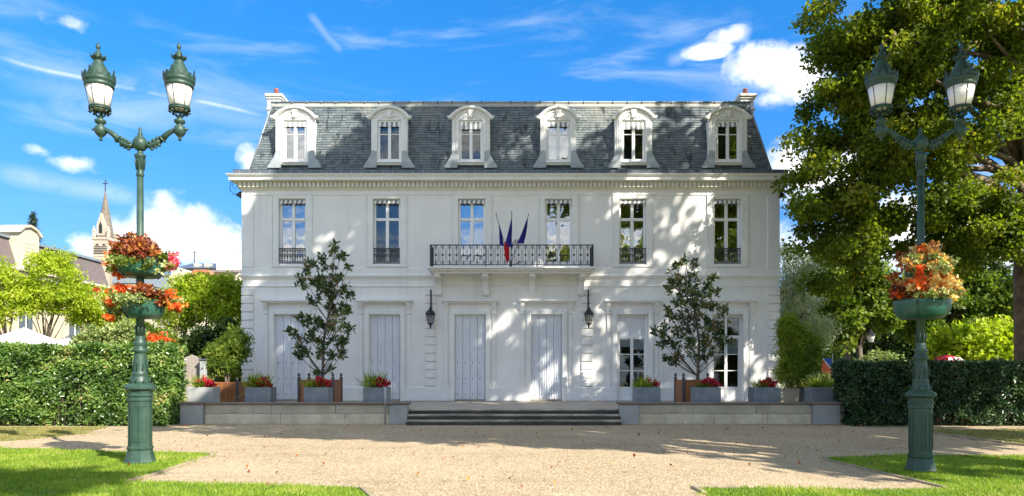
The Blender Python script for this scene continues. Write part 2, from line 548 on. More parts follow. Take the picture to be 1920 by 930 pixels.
M['spike'] = leafmat('dry_spike_leaf', [(0, G(.24, .15, .06)), (1, G(.50, .36, .16))], trans=.2)

# ---------------------------------------------------------------- leaf clouds


def leaf_mesh(name, P, size, m, aspect=.55, bias=None, bw=0.0, droop=0.0, rnd=None, N=None):
    """P (n,3) leaf bases; every leaf a folded rhombus of two triangles"""
    n = len(P)
    me = bpy.data.meshes.new(name)
    if n == 0: return me
    d = RNG.normal(size=(n, 3))
    if droop: d[:, 2] -= droop
    d /= np.linalg.norm(d, axis=1)[:, None] + 1e-9
    q = RNG.normal(size=(n, 3))
    if bias is not None: q = q * (1 - bw) + np.asarray(bias) * bw * 1.8
    if N is not None: q = q * (1 - bw) + N * bw * 1.8
    s = np.cross(d, q); s /= np.linalg.norm(s, axis=1)[:, None] + 1e-9
    up = np.cross(s, d)
    L = (size * RNG.uniform(.65, 1.25, n))[:, None]
    w = L * aspect * .5
    v = np.empty((n, 4, 3), np.float32)
    v[:, 0] = P
    v[:, 1] = P + d * L * .5 + s * w + up * w * .35
    v[:, 2] = P + d * L
    v[:, 3] = P + d * L * .5 - s * w + up * w * .35
    me.vertices.add(4 * n)
    me.vertices.foreach_set('co', v.reshape(-1))
    idx = (np.arange(n) * 4)[:, None]
    tri = np.concatenate([idx + np.array([[0, 1, 2]]), idx + np.array([[0, 2, 3]])], axis=1).reshape(-1)
    me.loops.add(6 * n)
    me.loops.foreach_set('vertex_index', tri.astype(np.int32))
    me.polygons.add(2 * n)
    me.polygons.foreach_set('loop_start', (np.arange(2 * n) * 3).astype(np.int32))
    me.materials.append(m)
    me.update(calc_edges=True)
    a = me.attributes.new('rnd', 'FLOAT', 'POINT')
    r = RNG.uniform(0, 1, n) if rnd is None else np.clip(rnd + RNG.normal(0, .15, n), 0, 1)
    a.data.foreach_set('value', np.repeat(r, 4).astype(np.float32))
    return me


def blob_points(lobes, ncl, nleaf, crad, seed, keep=None):
    """lobes: (cx,cy,cz,rx,ry,rz); returns points, tone per leaf and cluster centres"""
    rg = np.random.default_rng(seed)
    w = np.array([l[3] * l[4] * l[5] for l in lobes]) ** (2 / 3); w /= w.sum()
    cen = []
    tries = 0
    while len(cen) < ncl and tries < ncl * 30:
        tries += 1
        l = lobes[rg.choice(len(lobes), p=w)]
        d = rg.normal(size=3); d /= np.linalg.norm(d)
        r = rg.uniform(0.15, 1) ** (1 / 2.4)
        c = np.array([l[0] + d[0] * r * l[3], l[1] + d[1] * r * l[4], l[2] + d[2] * r * l[5]])
        if keep is None or keep(c, rg): cen.append(c)
    cen = np.array(cen)
    per = max(1, nleaf // max(1, len(cen)))
    k = len(cen)
    cr = crad * rg.uniform(.6, 1.35, k)
    off = rg.normal(size=(k, per, 3)); off /= np.linalg.norm(off, axis=2)[:, :, None]
    off *= (rg.uniform(0, 1, (k, per, 1)) ** .45) * cr[:, None, None]
    off[:, :, 2] *= .7
    P = (cen[:, None, :] + off).reshape(-1, 3)
    tone = np.repeat(rg.uniform(.15, .8, k), per)
    return P, tone, cen


def make_tree(name, label, cat, base, trunk_top, tr, lobes, ncl, nleaf, lsize, lm, bark='bark', crad=.6, seed=1,
              keep=None, group=None, leafkeep=None, aspect=.6, droop=0.0, limbs=16, lean=0.0, limb_r=.35):
    t = thing(name, label, cat, base, group)
    P, tone, cen = blob_points(lobes, ncl, nleaf, crad, seed, keep)
    if leafkeep is not None:
        k = leafkeep(P); P = P[k]; tone = tone[k]
    o = Vector(base)
    me = leaf_mesh('crown', P - np.array(o), lsize, lm, aspect, droop=droop, rnd=tone, bias=(0, -.3, .8), bw=.3)
    put('crown', me, t, base)
    rg = random.Random(seed)
    mb = MB(); mb.smooth = True
    b = Vector(base); top = b + Vector((lean, 0, trunk_top))
    h = trunk_top
    pts = [b - Vector((0, 0, .15)), b + Vector((0, 0, .15 * h)) + Vector((lean * .1, 0, 0)), b.lerp(top, .55) + Vector((rg.uniform(-.03, .03) * h, 0, 0)), top]
    mb.tube(pts, [tr * 1.35, tr, tr * .85, tr * .7], 10)
    mb.build('trunk', M[bark], t)
    lb = MB(); lb.smooth = True
    if len(cen):
        sel = sorted(range(len(cen)), key=lambda i: rg.random())[:limbs]
        for i in sel:
            c = Vector(cen[i])
            s = b.lerp(top, rg.uniform(.75, .99)) if h > .5 else top
            mid = s.lerp(c, .5) + Vector((rg.uniform(-.15, .15), rg.uniform(-.15, .15), rg.uniform(.0, .18))) * (c - s).length
            r = tr * limb_r * rg.uniform(.7, 1.2)
            lb.tube([s, s.lerp(mid, .5) + Vector((0, 0, .05 * (c - s).length)), mid, mid.lerp(c, .5), c], [r, r * .8, r * .6, r * .4, r * .18], 6)
        lb.build('branches', M[bark], t)
    return t

# ---------------------------------------------------------------- ground


def sm(a, b, x):
    t = min(1, max(0, (x - a) / (b - a))); return t * t * (3 - 2 * t)


def gz(x, y):
    return -0.13 * sm(2.0, 6.0, x) * sm(17.5, 12.5, y)


def sheet(name, poly, lift, m, kind='structure', step=1.0, thick=0.0):
    """flat polygon sheet following the ground"""
    bm = bmesh.new()
    f = bm.faces.new([bm.verts.new((x, y, 0)) for x, y in poly])
    xs = [p[0] for p in poly]; ys = [p[1] for p in poly]
    def cut(a0, a1, co, no):
        a = math.ceil(max(a0, -14) / step) * step
        while a < min(a1, 24):
            bmesh.ops.bisect_plane(bm, geom=bm.verts[:] + bm.edges[:] + bm.faces[:], plane_co=[a * c for c in co], plane_no=no)
            a += step
    cut(min(xs), max(xs), (1, 0, 0), (1, 0, 0)); cut(min(ys), max(ys), (0, 1, 0), (0, 1, 0))
    for v in bm.verts: v.co.z = gz(v.co.x, v.co.y) + lift
    bmesh.ops.triangulate(bm, faces=bm.faces[:])
    for f in bm.faces:
        if f.normal.z < 0: f.normal_flip()
    me = bpy.data.meshes.new(name); bm.to_mesh(me); bm.free(); me.materials.append(m)
    o = put(name, me); o['kind'] = kind
    return o


M['soilground'] = mat('park_ground', (.10, .12, .035, 1), .95, .25, .3, (.20, .165, .09, 1), bump=.3)
M['lawnbase'] = mat('lawn_soil', (.12, .19, .02, 1), .95, .2, 2.0, (.19, .26, .03, 1), bump=.3)
M['drybase'] = mat('dry_lawn_soil', (.22, .20, .08, 1), .95, .2, 2.0, (.30, .25, .11, 1), bump=.3)
M['kerb'] = mat('edging_stone', (.40, .32, .23, 1), .9, .3, 3, (.25, .19, .13, 1), bump=.3)
sheet('ground', [(-300, -60), (300, -60), (300, 500), (-300, 500)], 0.0, M['soilground'])
sheet('gravel_forecourt', [(-40, -6), (30, -6), (30, 13.2), (14, 17.0), (14, 19.9), (-9.7, 19.9), (-9.9, 19.2), (-13, 19.2), (-30, 18.6), (-40, 14)], 0.004, M['gravel'])
LAWN_L = [(-30, 4), (-1.62, 4), (-1.66, 8.15), (-1.95, 8.85), (-3.3, 9.12), (-5.2, 9.36), (-5.16, 9.9), (-5.24, 10.9), (-5.3, 12.2), (-5.5, 12.55), (-7.5, 12.9), (-9.8, 13.4), (-30, 13.5)]
PATCH_L = [(-30, 14.2), (-11, 13.9), (-10.3, 14.9), (-9.95, 16.3), (-10.5, 17.2), (-10.8, 18.5), (-30, 18.5)]
LAWN_R = [(2.35, 8.9), (2.4, 4), (30, 4), (30, 12.6), (12, 13.1), (7.5, 13.35), (5.9, 13.0), (5.75, 12.6), (5.85, 11.6), (6.0, 10.2), (6.05, 9.6), (4.2, 9.2)]
PATCH_R = [(10.2, 16.6), (10.4, 15.6), (10.9, 14.4), (14, 14.0), (30, 14.0), (30, 18.0), (10.3, 17.6)]
sheet('left_lawn', LAWN_L, 0.008, M['lawnbase'])
sheet('right_lawn', LAWN_R, 0.008, M['lawnbase'])
sheet('dry_lawn_patch', PATCH_L, 0.008, M['drybase'])
sheet('far_right_lawn_patch', PATCH_R, 0.008, M['drybase'])


def inside(poly, x, y):
    r = np.zeros(len(x), bool)
    n = len(poly)
    for i in range(n):
        x1, y1 = poly[i]; x2, y2 = poly[(i + 1) % n]
        c = ((y1 > y) != (y2 > y))
        xi = (x2 - x1) * (y - y1) / ((y2 - y1) + 1e-12) + x1
        r ^= c & (x < xi)
    return r


def grass(name, label, poly, x0, x1, y0, y1, dens, h, m):
    n = int((x1 - x0) * (y1 - y0) * dens)
    x = RNG.uniform(x0, x1, n); y = RNG.uniform(y0, y1, n)
    e = RNG.normal(0, .065, (2, n))
    k = inside(poly, x + e[0], y + e[1]); x = x[k]; y = y[k]; n = len(x)
    tuft = np.array([noise.noise((a * .9, b * .9, 3)) + .8 * noise.noise((a * 3.1, b * 3.1, 8)) for a, b in zip(x[::1], y[::1])])
    z = np.array([gz(a, b) for a, b in zip(x, y)]) if x1 > 1 else np.zeros(n)
    hh = h * RNG.uniform(.45, 1.2, n) * (1 + tuft * .7)
    a = RNG.uniform(0, 2 * pi, n); w = RNG.uniform(.004, .008, n) * (1.0 + h * 3)
    lean = RNG.normal(0, .45, (2, n)) * hh
    v = np.empty((n, 3, 3), np.float32)
    v[:, 0] = np.stack([x - np.cos(a) * w, y - np.sin(a) * w, z + .006], 1)
    v[:, 1] = np.stack([x + np.cos(a) * w, y + np.sin(a) * w, z + .006], 1)
    v[:, 2] = np.stack([x + lean[0], y + lean[1], z + hh + .008], 1)
    me = bpy.data.meshes.new(name)
    me.vertices.add(3 * n); me.vertices.foreach_set('co', v.reshape(-1))
    me.loops.add(3 * n); me.loops.foreach_set('vertex_index', np.arange(3 * n, dtype=np.int32))
    me.polygons.add(n); me.polygons.foreach_set('loop_start', np.arange(n, dtype=np.int32) * 3)
    me.materials.append(m); me.update(calc_edges=True)
    at = me.attributes.new('rnd', 'FLOAT', 'POINT')
    at.data.foreach_set('value', np.repeat(np.clip(.45 + tuft * .5 + RNG.normal(0, .2, n), 0, 1), 3).astype(np.float32))
    o = put('grass', me); tag(o, label, 'grass', kind='stuff')


grass('grass', 'bright mown grass of the left lawn around the lamp post', LAWN_L, -11, -1.5, 7.6, 13.7, 2300, .045, M['grass_blade'])
grass('grass', 'mown grass of the right lawn around the lamp post', LAWN_R, 2.2, 12, 7.6, 13.6, 2000, .045, M['grass_blade'])
grass('grass', 'dry yellowish grass patch below the sunlit hedge', PATCH_L, -16, -9.6, 13.6, 18.6, 1300, .04, M['dry_grass'])
grass('grass', 'dry grass patch below the dark right hedge', PATCH_R, 10, 16, 13.8, 18, 1000, .045, M['dry_grass'])


def edging(label, pts):
    t = thing('lawn_edging', label, 'edging', (pts[0][0], pts[0][1], 0), 'stone edging strips of the lawns')
    for i in range(len(pts) - 1):
        a = Vector(pts[i]); b = Vector(pts[i + 1]); n = max(1, round((b - a).length / .8))
        for k in range(n):
            p = a.lerp(b, k / n); q = a.lerp(b, (k + 1) / n)
            d = (q - p); l = d.length; ang = math.atan2(d.y, d.x)
            mb = MB().bbox(.006, l - .006, -.03, .03, -.05, .035)
            put('edging_stone', mb.mesh('edging_stone', M['kerb']), t, (p.x, p.y, gz(p.x, p.y)), ang)


edging('weathered stone edging along the right side of the left lawn, near the left lamp', [(-5.19, 9.36), (-5.15, 9.9), (-5.22, 10.9), (-5.28, 12.2), (-5.45, 12.56)])
edging('short stone edging at the front corner of the left lawn beside the gravel', [(-1.60, 7.9), (-1.64, 8.17), (-1.93, 8.86)])
edging('curved stone edging along the gravel side of the right lawn', [(5.87, 13.0), (5.72, 12.6), (5.82, 11.6), (5.97, 10.2), (6.02, 9.62)])
edging('stone edging at the front tip of the right lawn', [(2.36, 8.5), (2.33, 8.93), (2.9, 9.0)])
edging('stone edging of the far grass patch below the right hedge', [(10.18, 16.6), (10.38, 15.6), (10.88, 14.4), (12.6, 14.15), (15, 13.97)])
edging('low edging of the dry grass patch in front of the left hedge', [(-14.6, 14.05), (-11, 13.88), (-10.3, 14.9), (-9.93, 16.3)])

# fallen leaves
n = 420
x = RNG.uniform(-9, 11, n); y = 8.5 + 11 * RNG.uniform(0, 1, n)
P = np.stack([x, y, np.array([gz(a, b) for a, b in zip(x, y)]) + .015], 1)
me = leaf_mesh('fallen_leaves', P, .065, M['coleus'], .7, bias=(0, 0, 1), bw=.85)
tag(put('fallen_leaves', me), 'dry brown leaves scattered over the gravel forecourt', 'leaf litter', kind='stuff')

# ---------------------------------------------------------------- terrace, steps
TZ = 0.42
mb = MB().box(-9.42, 9.45, 19.92, 24.9, -.1, TZ)
struct('terrace_floor', mb, M['floorstone'])


def terrace_wall(label, x0, x1, piers):
    t = thing('terrace_wall', label, 'retaining wall', (x0, 19.9, 0), 'low stone walls in front of the house')
    lo, hi = min(x0, x1), max(x0, x1)
    xa, xb = lo, hi
    for px0, px1 in piers:
        MB().bbox(px0, px1, 19.52, 19.915, 0, .56, .012).build('pier', M['pier'], t)
        MB().bbox(px0 - .05, px1 + .05, 19.46, 20.02, .563, .625, .015).build('pier_cap', M['coping'], t)
    inner = sorted(piers)
    xs = [lo] + [v for p in inner for v in p] + [hi]
    rg = random.Random(int(abs(x0) * 10))
    runs = []
    cur = lo
    for p0, p1 in inner:
        if p0 - cur > .1: runs.append((cur, p0 - .003))
        cur = p1 + .003
    if hi - cur > .1: runs.append((cur, hi))
    for a, b in runs:
        for row, (z0, z1, L) in enumerate(((0.0, .292, 2.1), (.297, .555, 1.5))):
            x = a
            while x < b - .02:
                l = min(L * rg.uniform(.7, 1.3), b - x)
                if b - x - l < .5: l = b - x
                pr = rg.uniform(0, .012) + (.012 if row == 0 else 0)
                MB().bbox(x + .004, x + l - .004, 19.66 - pr, 19.915, z0, z1, .01).build('stone', M['stone' if row == 0 else 'stone2'], t)
                x += l
        x = a
        while x < b - .02:
            l = min(1.35 * rg.uniform(.8, 1.2), b - x)
            if b - x - l < .5: l = b - x
            MB().bbox(x + .003, x + l - .003, 19.58, 20.02, .56, .612, .014).build('coping_stone', M['coping'], t)
            x += l
    return t


terrace_wall('low pale stone retaining wall with brown coping left of the steps', -9.42, -2.95, [(-9.36, -8.72), (-3.45, -2.95)])
terrace_wall('low pale stone retaining wall with brown coping right of the steps', 3.05, 9.45, [(3.05, 3.58), (8.5, 9.25)])
st = thing('entrance_steps', 'wide worn stone steps up to the terrace between the two piers', 'steps', (0, 19.6, 0))
for k, (z1, y0) in enumerate(((.145, 19.10), (.285, 19.42), (.42, 19.74))):
    xs = [-2.93, -1.5, .1, 1.7, 3.03]
    for i in range(4):
        MB().bbox(xs[i] + .003, xs[i + 1] - .003, y0, y0 + .34, z1 - .055, z1 - (.003 if k == 2 else 0), .018).build('tread', M['tread'], st)
    MB().box(-2.93, 3.03, y0 + .035, y0 + .33, z1 - .145, z1 - .056).build('riser', M['riser'], st)

# thin galvanised post in front of the left wall
t = thing('metal_post', 'thin galvanised metal post in front of the low wall left of the steps', 'post', (-3.53, 19.3, 0))
mb = MB(); mb.smooth = True
mb.lathe([(.024, 0), (.024, 1.05), (.018, 1.062)], 12, (-3.53, 19.3, 0)); mb.build('pole', M['steel'], t)
MB().lathe([(.06, 0), (.06, .012)], 12, (-3.53, 19.3, 0)).build('base_plate', M['steel'], t)

# ---------------------------------------------------------------- the house
HY = 25.0
fx = lambda px: (px - 960) / 52.0
fz = lambda py: EYE + (HOR - py) / 52.0
house = thing('town_house', 'two storey white rendered mansion with slate mansard roof, dormers and balcony', 'house', (0, HY, TZ))
XL, XR = fx(455), fx(1460)
WC = [548, 725, 884.5, 1047.5, 1186.5, 1364]       # upper window centres
DC = [544, 721.5, 881.5, 1025, 1186, 1363.5]       # ground door centres
RC = [553, 730, 883, 1047, 1188, 1365]             # dormer centres
UW = .485; UZ0, UZ1 = fz(495), fz(373)
DW = .56; DZ1 = fz(590)
ZSTR = fz(519)
ZTOP = fz(350)


def wall_holes(mb, x0, x1, z0, z1, holes, y, th):
    xs = sorted({x0, x1} | {h[0] for h in holes} | {h[1] for h in holes})
    zs = sorted({z0, z1} | {h[2] for h in holes} | {h[3] for h in holes})
    for i in range(len(xs) - 1):
        for j in range(len(zs) - 1):
            cx, cz = (xs[i] + xs[i + 1]) / 2, (zs[j] + zs[j + 1]) / 2
            if any(h[0] < cx < h[1] and h[2] < cz < h[3] for h in holes): continue
            a, b, c, d = xs[i], xs[i + 1], zs[j], zs[j + 1]
            mb.add([(a, y, c), (b, y, c), (b, y, d), (a, y, d)], [(0, 1, 2, 3)])
            mb.add([(a, y + th, c), (b, y + th, c), (b, y + th, d), (a, y + th, d)], [(3, 2, 1, 0)])
    for a, b, c, d in holes:
        mb.add([(a, y, c), (a, y + th, c), (a, y + th, d), (a, y, d)], [(0, 1, 2, 3)])
        mb.add([(b, y, c), (b, y + th, c), (b, y + th, d), (b, y, d)], [(3, 2, 1, 0)])
        mb.add([(a, y, d), (b, y, d), (b, y + th, d), (a, y + th, d)], [(3, 2, 1, 0)])
        mb.add([(a, y, c), (b, y, c), (b, y + th, c), (a, y + th, c)], [(0, 1, 2, 3)])
    return mb


holes_u = [(fx(c) - UW, fx(c) + UW, UZ0, UZ1) for c in WC]
holes_d = [(fx(c) - DW, fx(c) + DW, TZ + .02, DZ1) for c in DC]
DEP = 10.5
mb = MB(); wall_holes(mb, XL, XR, TZ, ZTOP + .1, holes_u + holes_d, HY, .32)
mb.box(XL, XL + .3, HY + .321, HY + DEP, TZ, ZTOP + .1)
mb.box(XR - .3, XR, HY + .321, HY + DEP, TZ, ZTOP + .1)
mb.box(XL, XR, HY + DEP, HY + DEP + .3, TZ, ZTOP + .1)
mb.build('wall', M['paint'], house)
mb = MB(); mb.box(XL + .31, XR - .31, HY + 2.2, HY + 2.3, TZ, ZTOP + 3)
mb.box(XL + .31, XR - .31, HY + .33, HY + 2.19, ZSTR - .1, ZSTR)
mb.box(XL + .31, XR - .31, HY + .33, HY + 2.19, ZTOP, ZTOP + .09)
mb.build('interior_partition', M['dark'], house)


def run_profile(name, prof, m, parent=house, x0=XL, x1=XR, side=True, depth=DEP):
    """moulding around front and both sides: prof is list of (projection, z), mitred"""
    mb = MB()
    path = [(x0, HY + depth, -1, 0), (x0, HY, -1, -1), (x1, HY, 1, -1), (x1, HY + depth, 1, 0)]
    n = len(prof); v = []
    for (x, y, sx, sy) in path:
        for p, z in prof: v.append((x + sx * p, y + sy * p, z))
    f = []
    for i in range(3):
        for k in range(n):
            k2 = (k + 1) % n
            f.append((i * n + k, i * n + k2, (i + 1) * n + k2, (i + 1) * n + k))
    f += [tuple(range(n)), tuple(range(4 * n - 1, 3 * n - 1, -1))]
    mb.add(v, f)
    return mb.build(name, m, parent, fix=True)


# cornice: bed moulding, dentil strip, corona
zc = lambda py: EYE + (HOR - py) / 52.6
run_profile('bed_moulding', [(-.01, zc(353)), (.05, zc(353)), (.07, zc(350)), (.07, zc(340)), (-.01, zc(340))], M['cornice'])
run_profile('dentil_backing', [(-.01, zc(350.2) + .02), (.11, zc(350.2) + .02), (.11, zc(339)), (-.01, zc(339))], M['cornice'])
run_profile('corona', [(-.01, zc(338.9)), (.18, zc(338.9)), (.22, zc(338.2)), (.36, zc(338)), (.36, zc(332)), (.40, zc(331)), (.43, zc(329)), (.45, zc(327)), (-.01, zc(327))], M['trim'])
mb = MB()
nd = 126
for i in range(nd):
    x = XL - .09 + (XR - XL + .18) * (i + .5) / nd
    mb.box(x - .043, x + .043, HY - .195, HY - .112, zc(348.6), zc(340))
for i in range(60):
    for sx in (-1, 1):
        y = HY + .08 + i * .165
        xx = XL if sx < 0 else XR
        a, b = sorted((xx + sx * .112, xx + sx * .195))
        mb.box(a, b, y - .043, y + .043, zc(348.6), zc(340))
o = mb.build('dentil', M['cornice'], house); o['kind'] = 'stuff'
# frieze band under the cornice, thin architrave
run_profile('architrave', [(-.01, fz(366)), (.022, fz(366)), (.03, fz(364)), (.022, fz(362)), (.022, fz(353.4)), (-.01, fz(353.4))], M['paint'])
# string course
run_profile('string_course', [(-.01, fz(523)), (.03, fz(523)), (.045, fz(521)), (.09, fz(519)), (.10, fz(516.5)), (.05, fz(514.5)), (-.01, fz(514.5))], M['trim'])
run_profile('lower_string_band', [(-.01, fz(538)), (.03, fz(538)), (.045, fz(536.4)), (.02, fz(534.5)), (-.01, fz(534.5))], M['trim'])
run_profile('floor_band', [(-.01, fz(514.4)), (.035, fz(514.4)), (.035, fz(503)), (.015, fz(502)), (-.01, fz(502))], M['paint'])

# corner pilasters upstairs
for sx, xe in ((1, XL), (-1, XR)):
    a, b = sorted((xe - sx * .03, xe + sx * .40))
    mb = MB().bbox(a, b, HY - .035, HY + .06, fz(501.8), fz(366.2), .01); mb.build('corner_pilaster', M['paint'], house)
# plinth segments between the doors
edges = [XL - .05] + [v for c in DC for v in (fx(c) - DW - .20, fx(c) + DW + .20)] + [XR + .05]
edges = [XL - .05]
for c in DC: edges += [fx(c) - DW - .01, fx(c) + DW + .01]
edges += [XR + .05]
for i in range(0, len(edges), 2):
    mb = MB().bbox(edges[i], edges[i + 1], HY - .07, HY + .05, TZ, fz(726), .02)
    mb.build('plinth', M['trim'], house)


def quoins(xa, xb, z0, z1, proj=.065):
    n = round((z1 - z0) / .302); h = (z1 - z0) / n
    q = MB().bbox(0, xb - xa, -proj, .03, .018, h - .018, .016).mesh('quoin_block', M['paint'])
    for i in range(n):
        put('quoin_block', q, house, (xa, HY, z0 + i * h))


quoins(XL - .035, XL + .40, fz(725), fz(539)); quoins(XR - .40, XR + .035, fz(725), fz(539))
quoins(fx(797), fx(818), fz(725), fz(539)); quoins(fx(1089.5), fx(1111.5), fz(725), fz(539))

# ---- mansard roof
Z0, Z1 = 8.83, 11.46
bx, tx = 9.46, 8.86
RB = HY + .2; RT = HY + .80; RBK = HY + 10.3; RTK = HY + 9.7
cx0 = (XL + XR) / 2 + .0
mb = MB()
mb.add([(cx0 - bx, RB, Z0), (cx0 + bx, RB, Z0), (cx0 + bx, RBK, Z0), (cx0 - bx, RBK, Z0),
        (cx0 - tx, RT, Z1), (cx0 + tx, RT, Z1), (cx0 + tx, RTK, Z1), (cx0 - tx, RTK, Z1),
        (cx0 - tx + 2.5, HY + 5.2, Z1 + .35), (cx0 + tx - 2.5, HY + 5.2, Z1 + .35)],
       [(0, 1, 5, 4), (1, 2, 6, 5), (2, 3, 7, 6), (3, 0, 4, 7), (4, 5, 9, 8), (6, 7, 8, 9), (5, 6, 9), (7, 4, 8)])
roof = mb.build('mansard_roof', M['slate'], house)
rows = 27; vs = []; fs = []; rn = []
rg = random.Random(3)


def slates(p0, p1, q0, q1, nrm):
    """p0->p1 bottom edge, q0->q1 top edge"""
    p0, p1, q0, q1 = map(Vector, (p0, p1, q0, q1)); nrm = Vector(nrm).normalized()
    L = (p1 - p0).length; w = .165; u = (p1 - p0).normalized()
    for r in range(rows):
        t0 = r / rows; t1 = (r + 1.12) / rows
        a0 = p0.lerp(q0, t0); b0 = p1.lerp(q1, t0); a1 = p0.lerp(q0, min(1, t1)); b1 = p1.lerp(q1, min(1, t1))
        lo = (a0 - p0).dot(u); hi = (b0 - p0).dot(u); lo1 = (a1 - p0).dot(u); hi1 = (b1 - p0).dot(u)
        up0 = a0 - p0 - u * lo; up1 = a1 - p0 - u * lo1
        x = lo - rg.uniform(0, 1) * w - (r % 2) * w / 2
        while x < hi:
            xa, xb = max(x, lo), min(x + w - .007, hi)
            if xb - xa > .02:
                xa1, xb1 = max(xa, lo1), min(xb, hi1)
                if xb1 > xa1:
                    o0 = nrm * (.024 + rg.uniform(-.004, .007)); o1 = nrm * .006
                    dz = up0.normalized() * 0 if r == 0 else (up1 - up0).normalized() * rg.uniform(-.006, .006)
                    b = len(vs)
                    vs.extend([p0 + u * xa + up0 + o0 + dz, p0 + u * xb + up0 + o0 + dz, p0 + u * xb1 + up1 + o1, p0 + u * xa1 + up1 + o1,
                               p0 + u * xa + up0 + dz, p0 + u * xb + up0 + dz])
                    fs.extend([(b, b + 1, b + 2, b + 3), (b + 4, b + 5, b + 1, b)])
                    rn.extend([rg.random()] * 6)
            x += w
        

A = (cx0 - bx, RB, Z0); B = (cx0 + bx, RB, Z0); Cc = (cx0 + bx, RBK, Z0); Dd = (cx0 - bx, RBK, Z0)
a = (cx0 - tx, RT, Z1); b = (cx0 + tx, RT, Z1); c = (cx0 + tx, RTK, Z1); d = (cx0 - tx, RTK, Z1)
slates(A, B, a, b, (0, -1, .23)); slates(B, Cc, b, c, (1, 0, .23)); slates(Dd, A, d, a, (-1, 0, .23))
mb = MB(); mb.v = [tuple(v) for v in vs]; mb.f = fs; mb.mi = [0] * len(fs); mb.sm = [False] * len(fs)
o = mb.build('slate', M['slate'], roof); o['kind'] = 'stuff'
at = o.data.attributes.new('rnd', 'FLOAT', 'POINT'); at.data.foreach_set('value', rn)
# pale lead flashing and rolled zinc ridge at the top edge
mb = MB(); mb.box(cx0 - tx - .01, cx0 + tx + .01, RT - .07, RT + .1, Z1 - .14, Z1 + .0)
mb.build('lead_flashing', mat('lead_flashing', (.30, .33, .32, 1), .6, .2, 1.6, (.50, .48, .40, 1)), roof)
mb = MB(); mb.smooth = True
mb.tube([(cx0 - tx - .05, RT - .06, Z1 + .02), (cx0 + tx + .05, RT - .06, Z1 + .02)], .038, 10)
mb.build('ridge_roll', M['zinc'], roof)
clip = MB().lathe([(.045, -.05), (.05, 0), (.035, .035), (.012, .055)], 8).mesh('ridge_clip', M['zincdark'])
for i in range(33):
    put('ridge_clip', clip, roof, (cx0 - tx + .2 + i * (2 * tx - .4) / 32, RT - .06, Z1 + .03))
for sx in (-1, 1):
    mb = MB(); mb.smooth = True
    mb.tube([(cx0 + sx * bx, RB - .01, Z0), (cx0 + sx * tx, RT - .01, Z1)], .035, 8); mb.build('hip_roll', M['zinc'], roof)

# ---- gutter
run_profile('gutter', [(.02, zc(327) + .001), (.33, zc(327) + .001), (.33, zc(326.2)), (.335, zc(319.5)), (.35, zc(318.5)), (.31, zc(318.2)), (.29, zc(325.5)), (.02, zc(325.5))], M['zincdark'], x0=XL + .12, x1=XR - .12)
bk = MB().box(-.009, .009, -.012, 0, 0, .17).mesh('gutter_bracket', M['zinc'])
for i in range(54):
    put('gutter_bracket', bk, house, (XL + .0 + i * (XR - XL) / 53, HY - .336, zc(327.4)))

# ---- chimneys
for sx, lab in ((-1, None), (1, None)):
    xo = 9.36 * sx + cx0
    mb = MB()
    x0, x1 = sorted((xo, xo - sx * .50))
    mb.box(x0, x1, HY + 1.7, HY + 4.6, Z0 + .5, 11.98)
    ch = mb.build('chimney', M['trim'], roof)
    mb = MB(); mb.bbox(x0 - .05, x1 + .05, HY + 1.65, HY + 4.65, 11.55, 11.63, .02)
    mb.bbox(x0 - .05, x1 + .05, HY + 1.65, HY + 4.65, 11.981, 12.06, .02)
    mb.bbox(x0 - .09, x1 + .09, HY + 1.60, HY + 4.70, 12.061, 12.17, .02)
    mb.build('chimney_cap', M['trim'] if sx < 0 else M['cornice'], roof)
    for k in range(5):
        mb = MB(); mb.smooth = True
        mb.lathe([(.10, 0), (.085, .24), (.095, .25), (.095, .29), (.07, .29)], 12, ((x0 + x1) / 2 + (.0), HY + 1.95 + k * .58, 12.171))
        mb.build('chimney_pot', M['brickpot'], roof)

# ---- dormers


def arc(hw, zs, rise, n=14, z_add=0.0):
    """segmental arch points from left to right"""
    R = (hw * hw + rise * rise) / (2 * rise); zc_ = zs + rise - R
    a0 = math.asin(hw / R)
    return [(R * sin(-a0 + 2 * a0 * i / n), zc_ + R * cos(-a0 + 2 * a0 * i / n) + z_add) for i in range(n + 1)]


DY = HY + .10
dz = lambda py: EYE + (HOR - py) * (DY / F)


def pane(name, x0, x1, z0, z1, y, parent, m='glass', tilt=0.0):
    cx, cz = (x0 + x1) / 2, (z0 + z1) / 2; hw = (x1 - x0) / 2; hz = (z1 - z0) / 2
    me = MB().box(-hw, hw, -.002, .002, -hz, hz).mesh('pane', M[m])
    return put(name, me, parent, (cx, y, cz), rotz=tilt)


def valance(parent, cx, hw, ztop, h, y, scallop, n=9):
    """striped sun blind folded at the top of a window"""
    mb = MB(); w = 2 * hw / n
    for i in range(n):
        x0 = cx - hw + i * w; mb.m = i % 2
        k = 6
        for j in range(k):
            a = x0 + w * j / k; b_ = x0 + w * (j + 1) / k
            f = lambda x: (scallop * (abs(sin(pi * (x - cx + hw) / (2 * hw) * n / 2))))
            yy = lambda x: y + .012 * sin(2 * pi * (x - cx) / w)
            za, zb = ztop - h + f(a), ztop - h + f(b_)
            mb.add([(a, yy(a) - .05, za), (b_, yy(b_) - .05, zb), (b_, y, ztop), (a, y, ztop),
                    (a, yy(a) - .045, za), (b_, yy(b_) - .045, zb), (b_, y + .006, ztop), (a, y + .006, ztop)],
                   [(0, 1, 2, 3), (7, 6, 5, 4), (0, 4, 5, 1), (0, 3, 7, 4), (1, 5, 6, 2)])
    mb.build('striped_valance', [M['stripeA'], M['stripeB']], parent)


